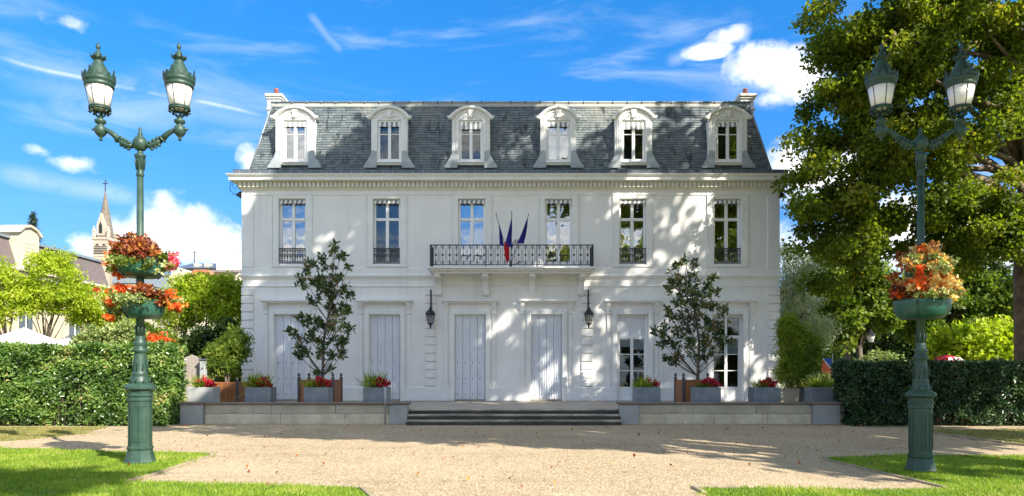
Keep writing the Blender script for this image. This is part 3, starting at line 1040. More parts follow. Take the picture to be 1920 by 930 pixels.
def curtain(parent, x0, x1, z0, z1, y, m, folds=9, amp=.03):
    mb = MB(); n = folds * 6; mb.smooth = True
    v = []
    for i in range(n + 1):
        x = x0 + (x1 - x0) * i / n; yy = y + amp * sin(2 * pi * folds * i / n) + amp * .4 * sin(i * .7)
        v += [(x, yy, z0), (x, yy, z1)]
    mb.add(v, [(2 * i, 2 * i + 2, 2 * i + 3, 2 * i + 1) for i in range(n)])
    mb.build('curtain', M[m], parent)


def dormer(cpx, kind, hwpx=41):
    cx = (cpx - 960) * DY / F
    k = DY / F
    hw = hwpx * k * .88                        # half width of the face
    zb = dz(309); zs = dz(222); rise = (222 - 203) * k
    ow = 21.3 * k; oz0, oz1 = dz(302), dz(225)
    # face: jambs and arched head
    mb = MB()
    mb.box(cx - hw, cx - ow, DY, DY + .22, zb, oz1)
    mb.box(cx + ow, cx + hw, DY, DY + .22, zb, oz1)
    mb.box(cx - ow, cx + ow, DY, DY + .22, zb, oz0 - .07)
    ar = arc(hw, zs, rise)
    mb.prism([(cx - hw, oz1 + .0005)] + [(cx + x, z) for x, z in ar] + [(cx + hw, oz1 + .0005)], DY, DY + .22)
    # cheeks and curved top going back into the roof
    mb.box(cx - hw + .03, cx - hw + .10, DY + .221, DY + 1.0, zb, zs)
    mb.box(cx + hw - .10, cx + hw - .03, DY + .221, DY + 1.0, zb, zs)
    dm = mb.build('dormer', M['trim'], house)
    # lead covered barrel top
    mb = MB()
    mb.band([(cx + x, z) for x, z in arc(hw, zs, rise)], [(cx + x, z) for x, z in arc(hw + .05, zs, rise, z_add=.045)], DY + .10, DY + 1.05)
    mb.build('dormer_top', M['zinc'], dm)
    # arched hood moulding in two steps with horizontal returns
    for (o_, i_, yy, th) in ((.055, .0, .07, .05), (.080, .03, .11, .03)):
        i2 = [(cx + x, z) for x, z in arc(hw + i_, zs, rise, z_add=-.035 + i_)]
        o2 = [(cx + x, z) for x, z in arc(hw + o_, zs, rise, z_add=-.035 + o_ + .02)]
        e = .10
        i2 = [(i2[0][0] - e, i2[0][1] - .01)] + i2 + [(i2[-1][0] + e, i2[-1][1] - .01)]
        o2 = [(o2[0][0] - e, o2[0][1] + .0)] + o2 + [(o2[-1][0] + e, o2[-1][1] + .0)]
        MB().band(i2, o2, DY - yy, DY - .001).build('hood_moulding', M['trim'], dm)
    # inner raised band round the opening, keystone, shell ornament
    zt = oz1 + .04
    MB().bbox(cx - ow - .14, cx - ow - .02, DY - .03, DY - .001, zb + .02, oz1 + .02, .01).build('architrave', M['trim'], dm)
    MB().bbox(cx + ow + .02, cx + ow + .14, DY - .03, DY - .001, zb + .02, oz1 + .02, .01).build('architrave', M['trim'], dm)
    MB().band([(cx + x, z) for x, z in arc(ow + .12, zs - .01, rise * .72, z_add=0)], [(cx + x, z) for x, z in arc(ow + .17, zs - .01, rise * .78, z_add=.03)], DY - .028, DY - .001).build('architrave', M['trim'], dm)
    MB().prism([(cx - .05, oz1 + .08), (cx + .05, oz1 + .08), (cx + .10, zs + rise - .07), (cx - .10, zs + rise - .07)], DY - .07, DY - .001).build('keystone', M['trim'], dm)
    mb = MB(); mb.smooth = True
    for s in (-1, 1):
        for j in range(5):
            mb.ball((cx + s * (.10 + j * .07), DY - .01, oz1 + .105 + .05 * sin(j * 1.3) - j * .007), .034 - .003 * j, 8)
    mb.build('carved_garland', M['trim'], dm)
    # pilaster returns at the outer edge
    for s in (-1, 1):
        a, b_ = sorted((cx + s * (hw - .11), cx + s * (hw - .05)))
        MB().bbox(a, b_, DY - .022, DY - .001, dz(286), zs - .05, .006).build('pilaster_strip', M['trim'], dm)
    # flared lead aprons at the foot
    for s in (-1, 1):
        zt_ = dz(284)
        pr = [(hw - .20, Z0 + .02), (hw - .20, zt_), (hw - .03, zt_ + .03), (hw + .02, zt_ - .13), (hw + .09, zt_ - .27), (hw + .20, Z0 + .17), (hw + .27, Z0 + .10), (hw + .27, Z0 + .02)]
        pr = [(cx + s * x, z) for x, z in pr]
        MB().prism(pr if s > 0 else pr[::-1], DY - .06, DY - .002).build('apron', M['apron'], dm)
        a, b_ = sorted((cx + s * (hw - .205), cx + s * (hw - .24)))
    # sill
    MB().bbox(cx - ow - .06, cx + ow + .06, DY - .06, DY + .05, oz0 - .069, oz0 - .005, .012).build('sill', M['wframe'], dm)
    # window
    fy = DY + .05; ft = .055
    MB().box(cx - ow + .002, cx + ow - .002, fy + .078, fy + .086, oz0, oz1).build('dark_backing', M['dark'], dm)  # thin near-black panel stands in for the unlit room behind the glass
    mb = MB()
    mb.bbox(cx - ow + .001, cx - ow + .07, fy, fy + ft, oz0, oz1, .006); mb.bbox(cx + ow - .07, cx + ow - .001, fy, fy + ft, oz0, oz1, .006)
    mb.bbox(cx - ow + .071, cx + ow - .071, fy, fy + ft, oz0, oz0 + .09, .006); mb.bbox(cx - ow + .071, cx + ow - .071, fy, fy + ft, oz1 - .06, oz1, .006)
    mb.bbox(cx - .055, cx + .055, fy - .012, fy + ft, oz0 + .091, oz1 - .061, .008)
    zb_ = oz0 + (oz1 - oz0) * .66
    for s in (-1, 1):
        a, b_ = sorted((cx + s * .056, cx + s * (ow - .071)))
        mb.box(a, b_, fy + .01, fy + ft, zb_ - .014, zb_ + .014)
    mb.build('window_frame', M['wframe'], dm)
    for s in (-1, 1):
        a, b_ = sorted((cx + s * .056, cx + s * (ow - .071)))
        tl = {'l': .0, 'open': 0, 'x': 0}.get(kind, 0)
        pane('pane', a, b_, oz0 + .091, zb_ - .014, fy + .035, dm, m='glass' if kind[1 if s > 0 else 0] == 'b' else 'glasslow')
        pane('pane', a, b_, zb_ + .014, oz1 - .061, fy + .035, dm, m='glass' if kind[1 if s > 0 else 0] == 'b' else 'glasslow')
        if kind[1 if s > 0 else 0] == 'b':
            curtain(dm, a - .01, b_ + .01, oz0, oz1, fy + .066, 'curtain_dim', 4, .006)
    vh = {'s': 12, 'm': 17}[kind[2]]
    valance(dm, cx, ow - .02, oz1 - .008, vh * k, DY + .06, 0 if kind[2] == 's' else 0, 9)


for c_, kd, hwp in ((553, 'bbs', 41), (730, 'dds', 38.5), (883, 'ddm', 40.5), (1047, 'bbs', 38), (1188, 'dbm', 39.5), (1365, 'dbs', 41)):
    dormer(c_, kd, hwp)


# ---- windows of the upper floor
railmesh = {}


def balusters_small(parent, cx, hw, z0, z1, y):
    mb = MB()
    mb.box(cx - hw, cx + hw, y - .02, y + .02, z1 - .035, z1)
    mb.box(cx - hw, cx + hw, y - .012, y + .012, z0 + .03, z0 + .055)
    mb.box(cx - hw, cx + hw, y - .010, y + .010, z0 + .34, z0 + .36)
    n = 10
    for i in range(n + 1):
        x = cx - hw + .02 + (2 * hw - .04) * i / n
        mb.tube([(x, y, z0 + .03), (x, y, z1 - .03)], .0085, 5)
    for i in range(n):
        x = cx - hw + .02 + (2 * hw - .04) * (i + .5) / n
        for zc_, r in ((z0 + .11, .030), (z1 - .10, .030), ((z0 + z1) / 2, .033)):
            pts = [(x + r * cos(a_), y, zc_ + r * 1.3 * sin(a_)) for a_ in [2 * pi * j / 10 for j in range(11)]]
            mb.tube(pts, .006, 4, cap=False)
    mb.build('guard_rail', M['iron'], parent)


def upper_window(cpx, kind, rail):
    cx = fx(cpx); z0, z1 = UZ0, UZ1; y = HY + .15; ft = .06
    mb = MB()
    mb.bbox(cx - UW + .001, cx - UW + .075, y, y + ft, z0, z1, .006); mb.bbox(cx + UW - .075, cx + UW - .001, y, y + ft, z0, z1, .006)
    mb.bbox(cx - UW + .076, cx + UW - .076, y, y + ft, z0, z0 + .11, .006); mb.bbox(cx - UW + .076, cx + UW - .076, y, y + ft, z1 - .07, z1, .006)
    zt = fz(410)
    mb.bbox(cx - UW + .076, cx + UW - .076, y - .015, y + ft, zt - .05, zt + .05, .012)
    mb.bbox(cx - .06, cx + .06, y - .012, y + ft, z0 + .111, zt - .051, .01)
    mb.bbox(cx - .055, cx + .055, y - .006, y + ft, zt + .051, z1 - .071, .008)
    w = mb.build('window', M['wframe'], house)
    for s in (-1, 1):
        a, b_ = sorted((cx + s * .061, cx + s * (UW - .076)))
        gm = 'glasslow' if kind == 'c' else 'glass'
        pane('pane', a, b_, z0 + .111, zt - .051, y + .04, w, gm, RT_[cpx] * 1)
        pane('pane', a, b_, zt + .051, z1 - .071, y + .04, w, gm, RT_[cpx] * 1)
        if kind == 'b': curtain(w, a - .05, b_ + .05, z0, z1, y + .16, 'curtain', 3, .012)
        if kind == 'c': curtain(w, a - .05, b_ + .05, z0, z1, y + .16, 'curtain_dim', 7, .02)
    # flat surround with raised outer lip
    e0, e1, yy = UW + .001, UW + .22, HY
    mb = MB()
    mb.bbox(cx - e1, cx - e0, yy - .035, yy + .02, z0 - .05, z1 + .14, .012); mb.bbox(cx + e0, cx + e1, yy - .035, yy + .02, z0 - .05, z1 + .14, .012)
    mb.bbox(cx - e0 + .0, cx + e0, yy - .033, yy + .02, z1 + .001, z1 + .14, .012)
    mb.build('surround', M['trim'], w)
    MB().bbox(cx - e1 - .05, cx + e1 + .05, yy - .055, yy + .02, z0 - .115, z0 - .052, .012).build('sill', M['trim'], w)
    mb = MB()
    for s in (-1, 1):
        a, b_ = sorted((cx + s * (e1 + .001), cx + s * (e1 + .03))); mb.box(a, b_, yy - .05, yy + .02, z0 - .05, z1 + .17)
    mb.box(cx - e1, cx + e1, yy - .05, yy + .02, z1 + .141, z1 + .17)
    mb.build('outer_lip', M['trim'], w)
    valance(w, cx, UW - .03, z1 - .02, 8.5 / 52, HY + .07, .035, 11)
    if rail: balusters_small(w, cx, UW - .005, z0, fz(465), HY + .03)


RT_ = {548: 0.006, 725: .02, 884.5: .0, 1047.5: -.01, 1186.5: .008, 1364: -.012}
for c_, kd, rl in zip(WC, 'bcbddd', (1, 1, 0, 0, 1, 1)):
    upper_window(c_, kd, rl)


# ---- ground floor surrounds and doors
def door_surround(cx, w, wide=50.5):
    y = HY
    hw = DW; j = .17
    mb = MB()
    mb.bbox(cx - hw - j, cx - hw - .001, y - .08, y + .02, TZ, DZ1 + j, .02); mb.bbox(cx + hw + .001, cx + hw + j, y - .08, y + .02, TZ, DZ1 + j, .012)
    mb.bbox(cx - hw, cx + hw, y - .078, y + .02, DZ1 + .001, DZ1 + j, .02)
    mb.build('door_architrave', M['trim'], w)
    # outer pilaster strips carrying consoles
    zc_ = fz(569)
    for s in (-1, 1):
        a, b_ = sorted((cx + s * (hw + .24), cx + s * (hw + .37))); MB().bbox(a, b_, y - .05, y + .02, fz(725.8), fz(590), .01).build('pilaster', M['trim'], w)
    for s in (-1, 1):
        a, b_ = sorted((cx + s * (hw + .235), cx + s * (hw + .375)))
        pr = [(y + .0, zc_ - .40), (y - .05, zc_ - .40), (y - .07, zc_ - .35), (y - .05, zc_ - .30), (y - .08, zc_ - .2), (y - .15, zc_ - .08), (y - .17, zc_ - .001), (y + 0, zc_ - .001)]
        MB().prism_x(pr, a, b_).build('console', M['trim'], w, fix=True)
    mb = MB()
    mb.bbox(cx - hw - .43, cx + hw + .43, y - .16, y + .02, zc_, zc_ + .05, .01)
    mb.bbox(cx - hw - .46, cx + hw + .46, y - .23, y + .02, zc_ + .051, zc_ + .12, .015)
    mb.bbox(cx - hw - .44, cx + hw + .44, y - .20, y + .02, zc_ + .121, zc_ + .15, .01)
    mb.build('door_cornice', M['trim'], w)


def shuttered_door(cpx):
    cx = fx(cpx); y = HY + .10; hw = DW
    z0, z1 = TZ + .07, DZ1 - .02
    d0 = MB().bbox(cx - hw + .002, cx + hw - .002, y - .12, y + .2, TZ, TZ + .065, .012).build('shuttered_door', M['floorstone'], house)
    n = 4; wl = (2 * hw - .05) / n; zm = z0 + (z1 - z0) * .57
    for i in range(n):
        x0 = cx - hw + .025 + i * wl; x1 = x0 + wl - .012
        mb = MB()
        mb.box(x0, x1, y, y + .02, z0, z1)
        # folded ribs
        for k in range(3):
            xx = x0 + (k + .5) * (x1 - x0) / 3
            mb.bbox(xx - .020, xx + .020, y - .024, y - .0005, z0 + .02, z1 - .02, .005)
        mb.build('shutter_leaf', M['shutter'], d0)
        # louvres in the upper part
        mb = MB()
        nl = 22
        for k in range(nl):
            zz = zm + .04 + k * (z1 - zm - .08) / nl
            for q in range(2):
                xa = x0 + (q + .5 + .16) * (x1 - x0) / 3; xb = x0 + (q + 1.5 - .16) * (x1 - x0) / 3
                mb.add([(xa, y - .022, zz), (xb, y - .022, zz), (xb, y - .002, zz + .04), (xa, y - .002, zz + .04)], [(0, 1, 2, 3)])
        o = mb.build('louvre', M['shutter'], d0); o['kind'] = 'stuff'
        if i in (0, 1, 2, 3):
            mb = MB()
            for zz in (z0 + .13, z0 + .70, z0 + 1.28):
                mb.box(x0 + .5 * (x1 - x0) / 3 + .03, x0 + .5 * (x1 - x0) / 3 + .045, y - .02, y - .0005, zz, zz + .09)
            mb.build('hinge', M['zinc'], d0)
    mb = MB(); mb.box(cx - hw + .001, cx - hw + .02, y - .02, y + .05, z0, DZ1 - .001); mb.box(cx + hw - .02, cx + hw - .001, y - .02, y + .05, z0, DZ1 - .001)
    mb.box(cx - hw + .021, cx + hw - .021, y - .02, y + .05, DZ1 - .018, DZ1 - .001)
    mb.build('door_frame', M['wframe'], d0)
    door_surround(cx, d0)


def french_door(cpx, blind):
    cx = fx(cpx); y = HY + .14; hw = DW; ft = .06
    z0, z1 = TZ + .03, DZ1
    zt = fz(631 if blind == 'full' else 631)
    fr = MB()
    fr.bbox(cx - hw + .001, cx - hw + .07, y, y + ft, z0, z1 - .002, .006); fr.bbox(cx + hw - .07, cx + hw - .001, y, y + ft, z0, z1 - .002, .006)
    fr.bbox(cx - hw + .071, cx + hw - .071, y, y + ft, z1 - .07, z1 - .002, .006)
    fr.bbox(cx - hw + .071, cx + hw - .071, y - .012, y + ft, zt - .04, zt + .045, .01)
    d0 = fr.build('french_door', M['wframe'], house)
    yl = y + .01
    for s in (-1, 1):
        a, b_ = sorted((cx + s * .003, cx + s * (hw - .072)))
        mb = MB()
        zk = fz(727)
        mb.bbox(a, a + .05, yl, yl + .045, z0, zt - .041, .005); mb.bbox(b_ - .05, b_, yl, yl + .045, z0, zt - .041, .005)
        mb.box(a + .051, b_ - .051, yl + .012, yl + .03, z0 + .02, zk - .03)
        mb.bbox(a + .051, b_ - .051, yl, yl + .045, zk - .03, zk + .03, .005); mb.bbox(a + .051, b_ - .051, yl, yl + .045, z0, z0 + .1, .005)
        mb.bbox(a + .051, b_ - .051, yl, yl + .045, zt - .09, zt - .042, .005)
        mb.bbox(a + .12, b_ - .12, yl + .004, yl + .012, z0 + .15, zk - .08, .005)
        zz = [zk + .03, fz(695), fz(664), zt - .09]
        for q in zz[1:3]: mb.box(a + .051, b_ - .051, yl + .008, yl + .04, q - .014, q + .014)
        mb.build('door_leaf', M['wframe'], d0)
        for k in range(3):
            lo = zz[k] + (.014 if k else 0); hi = zz[k + 1] - (.014 if k < 2 else 0)
            pane('pane', a + .051, b_ - .051, lo, hi, yl + .025, d0, 'glasslow')
        if blind == 'full' or s > 0:
            low = fz(650 if s < 0 else 655) if blind == 'full' else fz(662)
            MB().box(a + .055, b_ - .055, yl + .031, yl + .038, low, zt - .095).build('roller_blind', M['blind'], d0)
    if blind == 'full':
        pane('pane', cx - hw + .071, cx + hw - .071, zt + .046, z1 - .071, y + .035, d0, 'glasslow')
        MB().box(cx - hw + .075, cx + hw - .075, y + .022, y + .030, zt + .05, z1 - .075).build('roller_blind', M['blind'], d0)
    else:
        MB().bbox(cx - .04, cx + .04, y, y + ft, zt + .046, z1 - .071, .006).build('mullion', M['wframe'], d0)
        for s in (-1, 1):
            a, b_ = sorted((cx + s * .041, cx + s * (hw - .071)))
            pane('pane', a, b_, zt + .046, z1 - .071, y + .035, d0, 'glasslow')
    door_surround(cx, d0)


for c_ in DC[:4]: shuttered_door(c_)
french_door(DC[4], 'full'); french_door(DC[5], 'part')

# ---- balcony
BYF = HY - 1.0
bs = lambda px: (px - 957.5) * BYF / F
bz = lambda py: EYE + (HOR - py) * BYF / F
balc = MB()
z_t = bz(499.5)
x0, x1 = bs(798) , bs(1115)
balc.bbox(x0, x1, BYF, HY - .001, z_t - .07, z_t, .02)
balc.bbox(x0 + .07, x1 - .07, BYF + .07, HY - .001, z_t - .13, z_t - .071, .02)
balc.bbox(x0 + .18, x1 - .18, BYF + .18, HY - .001, z_t - .20, z_t - .131, .02)
balcony = balc.build('balcony', M['trim'], house)
for px in (823, 911, 997.5, 1088.5):
    X = (px - 960) / 52
    pr = [(HY - .001, z_t - .205), (BYF + .25, z_t - .205), (BYF + .22, z_t - .27), (BYF + .27, z_t - .33), (HY - .45, z_t - .38), (HY - .30, z_t - .45), (HY - .22, z_t - .56),
          (HY - .17, z_t - .74), (HY - .19, z_t - .84), (HY - .16, z_t - .90), (HY - .08, z_t - .92), (HY - .001, z_t - .92)]
    mb = MB().prism_x(pr, X - .105, X + .105)
    mb.prism_x([(HY - .002, z_t - .33), (HY - .52, z_t - .33), (HY - .5, z_t - .24), (HY - .002, z_t - .24)], X - .15, X + .15)
    mb.build('bracket', M['trim'], balcony, fix=True)
rz0, rz1 = z_t + .04, bz(458)
ry = BYF + .06
xa, xb = bs(805), bs(1109)
mb = MB(); mb.box(xa, xb, ry - .022, ry + .022, rz1 - .03, rz1); mb.box(xa, xb, ry - .012, ry + .012, rz0 + .02, rz0 + .042)
for xx in (xa, xb):
    mb.box(xx - .012, xx + .012, ry + .03, HY - .01, rz1 - .029, rz1 - .001); mb.box(xx - .01, xx + .01, ry + .03, HY - .01, rz0 + .021, rz0 + .041)
mb.build('hand_rail', M['iron'], balcony)
for xx in (xa, xb):
    MB().box(xx - .032, xx + .032, ry - .032, ry + .032, z_t, rz1 + .005).build('end_post', M['iron'], balcony)
for xx in (xa + (xb - xa) / 3 * 1.02, xa + (xb - xa) * .655):
    MB().box(xx - .013, xx + .013, ry - .03, ry - .004, z_t, rz1 - .031).build('stanchion', M['iron'], balcony)


def bal_panel():
    mb = MB(); h = rz1 - .03 - (rz0 + .042); w = .245
    hw2 = w * .38
    # rounded loop
    pts = []
    for i in range(17):
        a_ = 2 * pi * i / 16; cx_, sx_ = cos(a_), sin(a_)
        e = 5.0
        px_ = hw2 * abs(cx_) ** (2 / e) * (1 if cx_ > 0 else -1); pz_ = (h * .5 - .01) * abs(sx_) ** (2 / e) * (1 if sx_ > 0 else -1)
        pts.append((px_, 0, h / 2 + pz_))
    mb.tube(pts, .0075, 5, cap=False)
    mb.box(-.035, .035, -.010, .010, h / 2 - .033, h / 2 + .033)
    mb.box(-.006, .006, -.006, .006, 0, h)
    for sgn, zb in ((1, .02), (-1, h - .02)):
        mb.prism([(-.006, zb), (-.045, zb + sgn * .085), (-.03, zb + sgn * .10), (0, zb + sgn * .045), (.03, zb + sgn * .10), (.045, zb + sgn * .085), (.006, zb)], -.007, .007)
        mb.prism([(-.018, zb + sgn * .11), (0, zb + sgn * .15), (.018, zb + sgn * .11), (0, zb + sgn * .085)], -.007, .007)
    return mb.mesh('baluster_panel', M['iron'])


bp = bal_panel(); nb = 23
for i in range(nb):
    put('baluster_panel', bp, balcony, (xa + .05 + (xb - xa - .10) * (i + .5) / nb, ry, rz0 + .042))
for xx in (xa, xb):
    for j in range(3):
        put('baluster_panel', bp, balcony, (xx, ry + .2 + j * .27, rz0 + .042), rotz=pi / 2)

# ---- loose things on the facade: flags, lanterns, floodlights, cable
FY = ry - .06
base = Vector((bs(955), FY, bz(496)))


def flag(label, tip, bands):
    t = thing('flag', label, 'flag', base, 'three flags fanned out on the balcony')
    tipv = Vector(((tip[0] - 957.5) * FY / F, FY - .25, EYE + (HOR - tip[1]) * FY / F))
    mb = MB(); mb.smooth = True
    mb.tube([base + Vector((0, 0, .02)), tipv], .011, 6); mb.lathe([(.004, 0), (.018, .02), (.002, .07)], 6, tuple(tipv))
    mb.build('pole', M['iron'], t)
    for nm, col, rows_ in bands:
        mb = MB(); mb.smooth = True; n = 12; v = []
        for (cxp, cyp, hwp) in rows_:
            X = (cxp - 957.5) * FY / F; Z = EYE + (HOR - cyp) * FY / F; h_ = hwp * FY / F
            dep = -.25 * max(0, min(1, (Z - base.z) / 1.6)) - .02
            for i in range(n + 1):
                u = i / n * 2 - 1
                v.append((X + h_ * u, FY + dep + (.05 * min(1, hwp / 3)) * sin(i * 1.9), Z))
        f = [(r * (n + 1) + i, r * (n + 1) + i + 1, (r + 1) * (n + 1) + i + 1, (r + 1) * (n + 1) + i) for r in range(len(rows_) - 1) for i in range(n)]
        mb.add(v, f); mb.build(nm, M[col], t)


M['fblue'] = mat('flag_blue', (.030, .026, .30, 1), .75)
M['fred'] = mat('flag_red', (.65, .018, .035, 1), .75)
M['fwhite'] = mat('flag_white', (.62, .58, .60, 1), .8)
flag('furled dark blue flag leaning left on the balcony', (928, 405), [('blue_band', 'fblue', [(933.5, 424, .8), (935.5, 435, 1.8), (937, 450, 3.2), (938.5, 462, 4.2)])])
flag('middle tricolour flag hanging upright with its red end over the balcony rail', (957, 402),
     [('blue_band', 'fblue', [(956.8, 414, .8), (955, 430, 2.8), (952.5, 446, 4.6), (951, 456, 6.0), (953, 464, 6.5)]),
      ('red_band', 'fred', [(945.5, 455, 2.2), (947, 465, 4.8), (948.5, 478, 4.6), (948.6, 486, 3.4), (948.8, 492.5, 1.2)])])
flag('furled blue and white flag leaning right on the balcony', (988.5, 406),
     [('blue_band', 'fblue', [(986.5, 413, .7), (982.5, 430, 3.0), (977.5, 446, 5.2), (973, 458, 6.5)]), ('white_band', 'fwhite', [(966, 450, 2.0), (963.5, 455, 4.8), (961, 459, 6.5)])])
mb = MB(); mb.box(base.x - .05, base.x + .05, FY - .05, ry - .034, base.z - .06, base.z + .02); mb.tube([base + Vector((-.0, -.02, -.03)), base + Vector((.42, -.02, .10))], .012, 6)
mb.build('flag_holder', M['iron'], balcony)


def wall_lantern(label, px):
    X = (px - 960) * 24.55 / F; Y = 24.55
    z = lambda py: EYE + (HOR - py) * Y / F
    t = thing('wall_lantern', label, 'wall lantern', (X, Y, z(615)), 'pair of iron lanterns flanking the entrance')
    mb = MB(); mb.smooth = True
    mb.tube([(X, HY - .04, z(612)), (X, HY - .10, z(575)), (X, HY - .13, z(548)), (X, HY - .25, z(541)), (X, Y - .02, z(545)), (X, Y, z(556)), (X, Y, z(572))], .016, 8)
    mb.tube([(X, HY - .05, z(600)), (X, HY - .2, z(590)), (X, HY - .3, z(604)), (X, HY - .2, z(612)), (X, HY - .12, z(604))], .012, 6)
    mb.build('wall_bracket', M['iron'], t)
    mb = MB()
    mb.lathe([(.01, z(570)), (.02, z(574)), (.035, z(577)), (.06, z(579)), (.12, z(584)), (.195, z(588)), (.195, z(590)), (.165, z(591))], 6, (X, Y, 0), pi / 6)
    mb.build('lantern_roof', M['iron'], t)
    mb = MB()
    for k in range(6):
        a_ = pi / 6 + k * pi / 3
        mb.tube([(X + .165 * cos(a_), Y + .165 * sin(a_), z(590.5)), (X + .10 * cos(a_), Y + .10 * sin(a_), z(606))], .008, 4)
    mb.lathe([(.085, z(606)), (.105, z(606.2)), (.10, z(607.5)), (.05, z(609)), (.02, z(612)), (.028, z(613.5)), (.004, z(617))], 8, (X, Y, 0))
    mb.build('lantern_cage', M['iron'], t)
    MB().lathe([(.095, z(606)), (.158, z(591))], 6, (X, Y, 0), pi / 6, cap=False).build('lantern_glass', M['lampglass'], t)
    mb = MB(); mb.smooth = True; mb.lathe([(.02, z(606)), (.03, z(603)), (.045, z(599)), (.03, z(595)), (.01, z(594))], 8, (X, Y, 0)); mb.build('bulb', M['opal'], t)


wall_lantern('black iron wall lantern on the pier left of the two middle doors', 807)
wall_lantern('black iron wall lantern on the pier right of the two middle doors', 1104)


def floodlight(label, sx):
    X = (XL - .10) if sx < 0 else (XR + .10); z = fz(364)
    t = thing('floodlight', label, 'floodlight', (X, HY + .3, z), 'dark floodlights under the eaves')
    pr = [(X + .09 * -sx, z - .17), (X + .09 * -sx, z + .14), (X + sx * .05, z + .12), (X + sx * .20, z + .0), (X + sx * .14, z - .05)]
    MB().prism(pr, HY + .1, HY + .38).build('lamp_body', M['iron'], t, fix=True)
    MB().box(min(X - sx * .098, X - sx * .12), max(X - sx * .098, X - sx * .12), HY + .15, HY + .33, z - .12, z + .1).build('wall_plate', M['zinc'], t)


floodlight('small dark floodlight under the eaves at the left corner of the house', -1)
floodlight('small dark floodlight under the eaves at the right corner of the house', 1)
mb = MB(); mb.smooth = True
mb.tube([(fx(441), HY - .1, fz(338)), (fx(434), HY - .1, fz(345)), (fx(431), HY, fz(356)), (fx(436), HY + .1, fz(363)), (fx(446), HY + .2, fz(360)), (fx(449), HY + .25, fz(362))], .012, 6)
mb.tube([(fx(440), HY - .1, fz(338)), (fx(437), HY - .08, fz(350)), (fx(441), HY - .05, fz(356)), (fx(446), HY, fz(348))], .01, 6)
tag(mb.build('cable', M['fblue'], None), 'loose looped blue cable hanging from the left eaves corner', 'cable')

# ---------------------------------------------------------------- street lamps


def lantern_mesh(t, c, tilt=0.0):
    """one big lantern; c is the centre of the knob it stands on; t the lamp"""
    def b(mb, name, m, parent, fl=False):
        me = mb.mesh(name, M[m]); o = put(name, me, parent, c if parent is t else None)
        return o
    mb = MB(); mb.smooth = True
    # gallery, neck and knob
    mb.lathe([(.02, -.19), (.035, -.17), (.02, -.14), (.06, -.11), (.10, -.07), (.115, -.02), (.10, .04), (.055, .07), (.06, .09), (.10, .11), (.105, .15), (.05, .18), (.045, .22)], 16)
    L = b(mb, 'lantern', 'lampgreen', t); L.rotation_euler = (0, tilt, 0); L.scale = (.83, .83, .98)
    mb = MB(); mb.smooth = True
    ring = lambda r, z, rr, n=24: mb.tube([(r * cos(a), r * sin(a), z) for a in [2 * pi * k / n for k in range(n + 1)]], rr, 6, cap=False)
    ring(.185, .335, .018); ring(.19, .365, .010)
    for k in range(8):
        a = 2 * pi * (k + .5) / 8
        mb.tube([(.05 * cos(a), .05 * sin(a), .21), (.09 * cos(a), .09 * sin(a), .24), (.10 * cos(a), .10 * sin(a), .29), (.17 * cos(a), .17 * sin(a), .335)], .011, 5)
        mb.ball((.165 * cos(a), .165 * sin(a), .285), .028, 6)
        mb.tube([(.17 * cos(a), .17 * sin(a), .33), (.20 * cos(a), .20 * sin(a), .28), (.165 * cos(a), .165 * sin(a), .27)], .009, 4)
    b(mb, 'gallery', 'lampdark', L)
    mb = MB(); mb.smooth = True
    mb.lathe([(.160, .35), (.200, .50), (.240, .70)], 32); b(mb, 'glass', 'opal', L)
    mb = MB()
    for k in range(6):
        a = 2 * pi * k / 6 + .45
        mb.tube([(.164 * cos(a), .164 * sin(a), .35), (.244 * cos(a), .244 * sin(a), .70)], .009, 5)
    b(mb, 'glazing_bars', 'lampdark', L)
    mb = MB(); mb.smooth = True
    mb.lathe([(.236, .695), (.262, .70), (.265, .74), (.25, .755), (.275, .77), (.29, .80), (.285, .835), (.25, .85), (.235, .86),
              (.225, .885), (.17, .98), (.12, 1.06), (.085, 1.12), (.08, 1.15)], 32)
    b(mb, 'hood', 'lampgreen', L)
    mb = MB()
    # cresting round the brim: palmettes and spikes
    for k in range(16):
        a = 2 * pi * k / 16; r = .285
        tall = k % 4 == 0
        h = .15 if tall else .085
        w = .035 if tall else .045
        ca, sa = cos(a), sin(a)
        pts = [(-w, 0), (w, 0), (w * 1.15, h * .45), (w * .5, h * .6), (w * .6, h * .85), (0, h), (-w * .6, h * .85), (-w * .5, h * .6), (-w * 1.15, h * .45)]
        v = []
        for q in (0, .016):
            for u, z in pts:
                rr = r + q + z * .12 - .012
                v.append((ca * rr - sa * u, sa * rr + ca * u, .825 + z))
        n = 9
        mb.add(v, [tuple(range(n)), tuple(range(2 * n - 1, n - 1, -1))] + [(i, i + n, (i + 1) % n + n, (i + 1) % n) for i in range(n)])
    b(mb, 'cresting', 'lampdark', L)
    mb = MB(); mb.smooth = True
    mb.lathe([(.08, 1.145), (.10, 1.16), (.115, 1.18), (.125, 1.20), (.075, 1.215), (.06, 1.25), (.045, 1.29), (.02, 1.31), (.022, 1.33), (.04, 1.355), (.042, 1.38), (.02, 1.42), (.004, 1.46)], 16)
    for k in range(8):
        a = 2 * pi * k / 8
        mb.tube([(.11 * cos(a), .11 * sin(a), 1.18), (.145 * cos(a), .145 * sin(a), 1.22), (.14 * cos(a), .14 * sin(a), 1.26)], [.014, .012, .004], 5)
    b(mb, 'finial', 'lampdark', L)
    return L


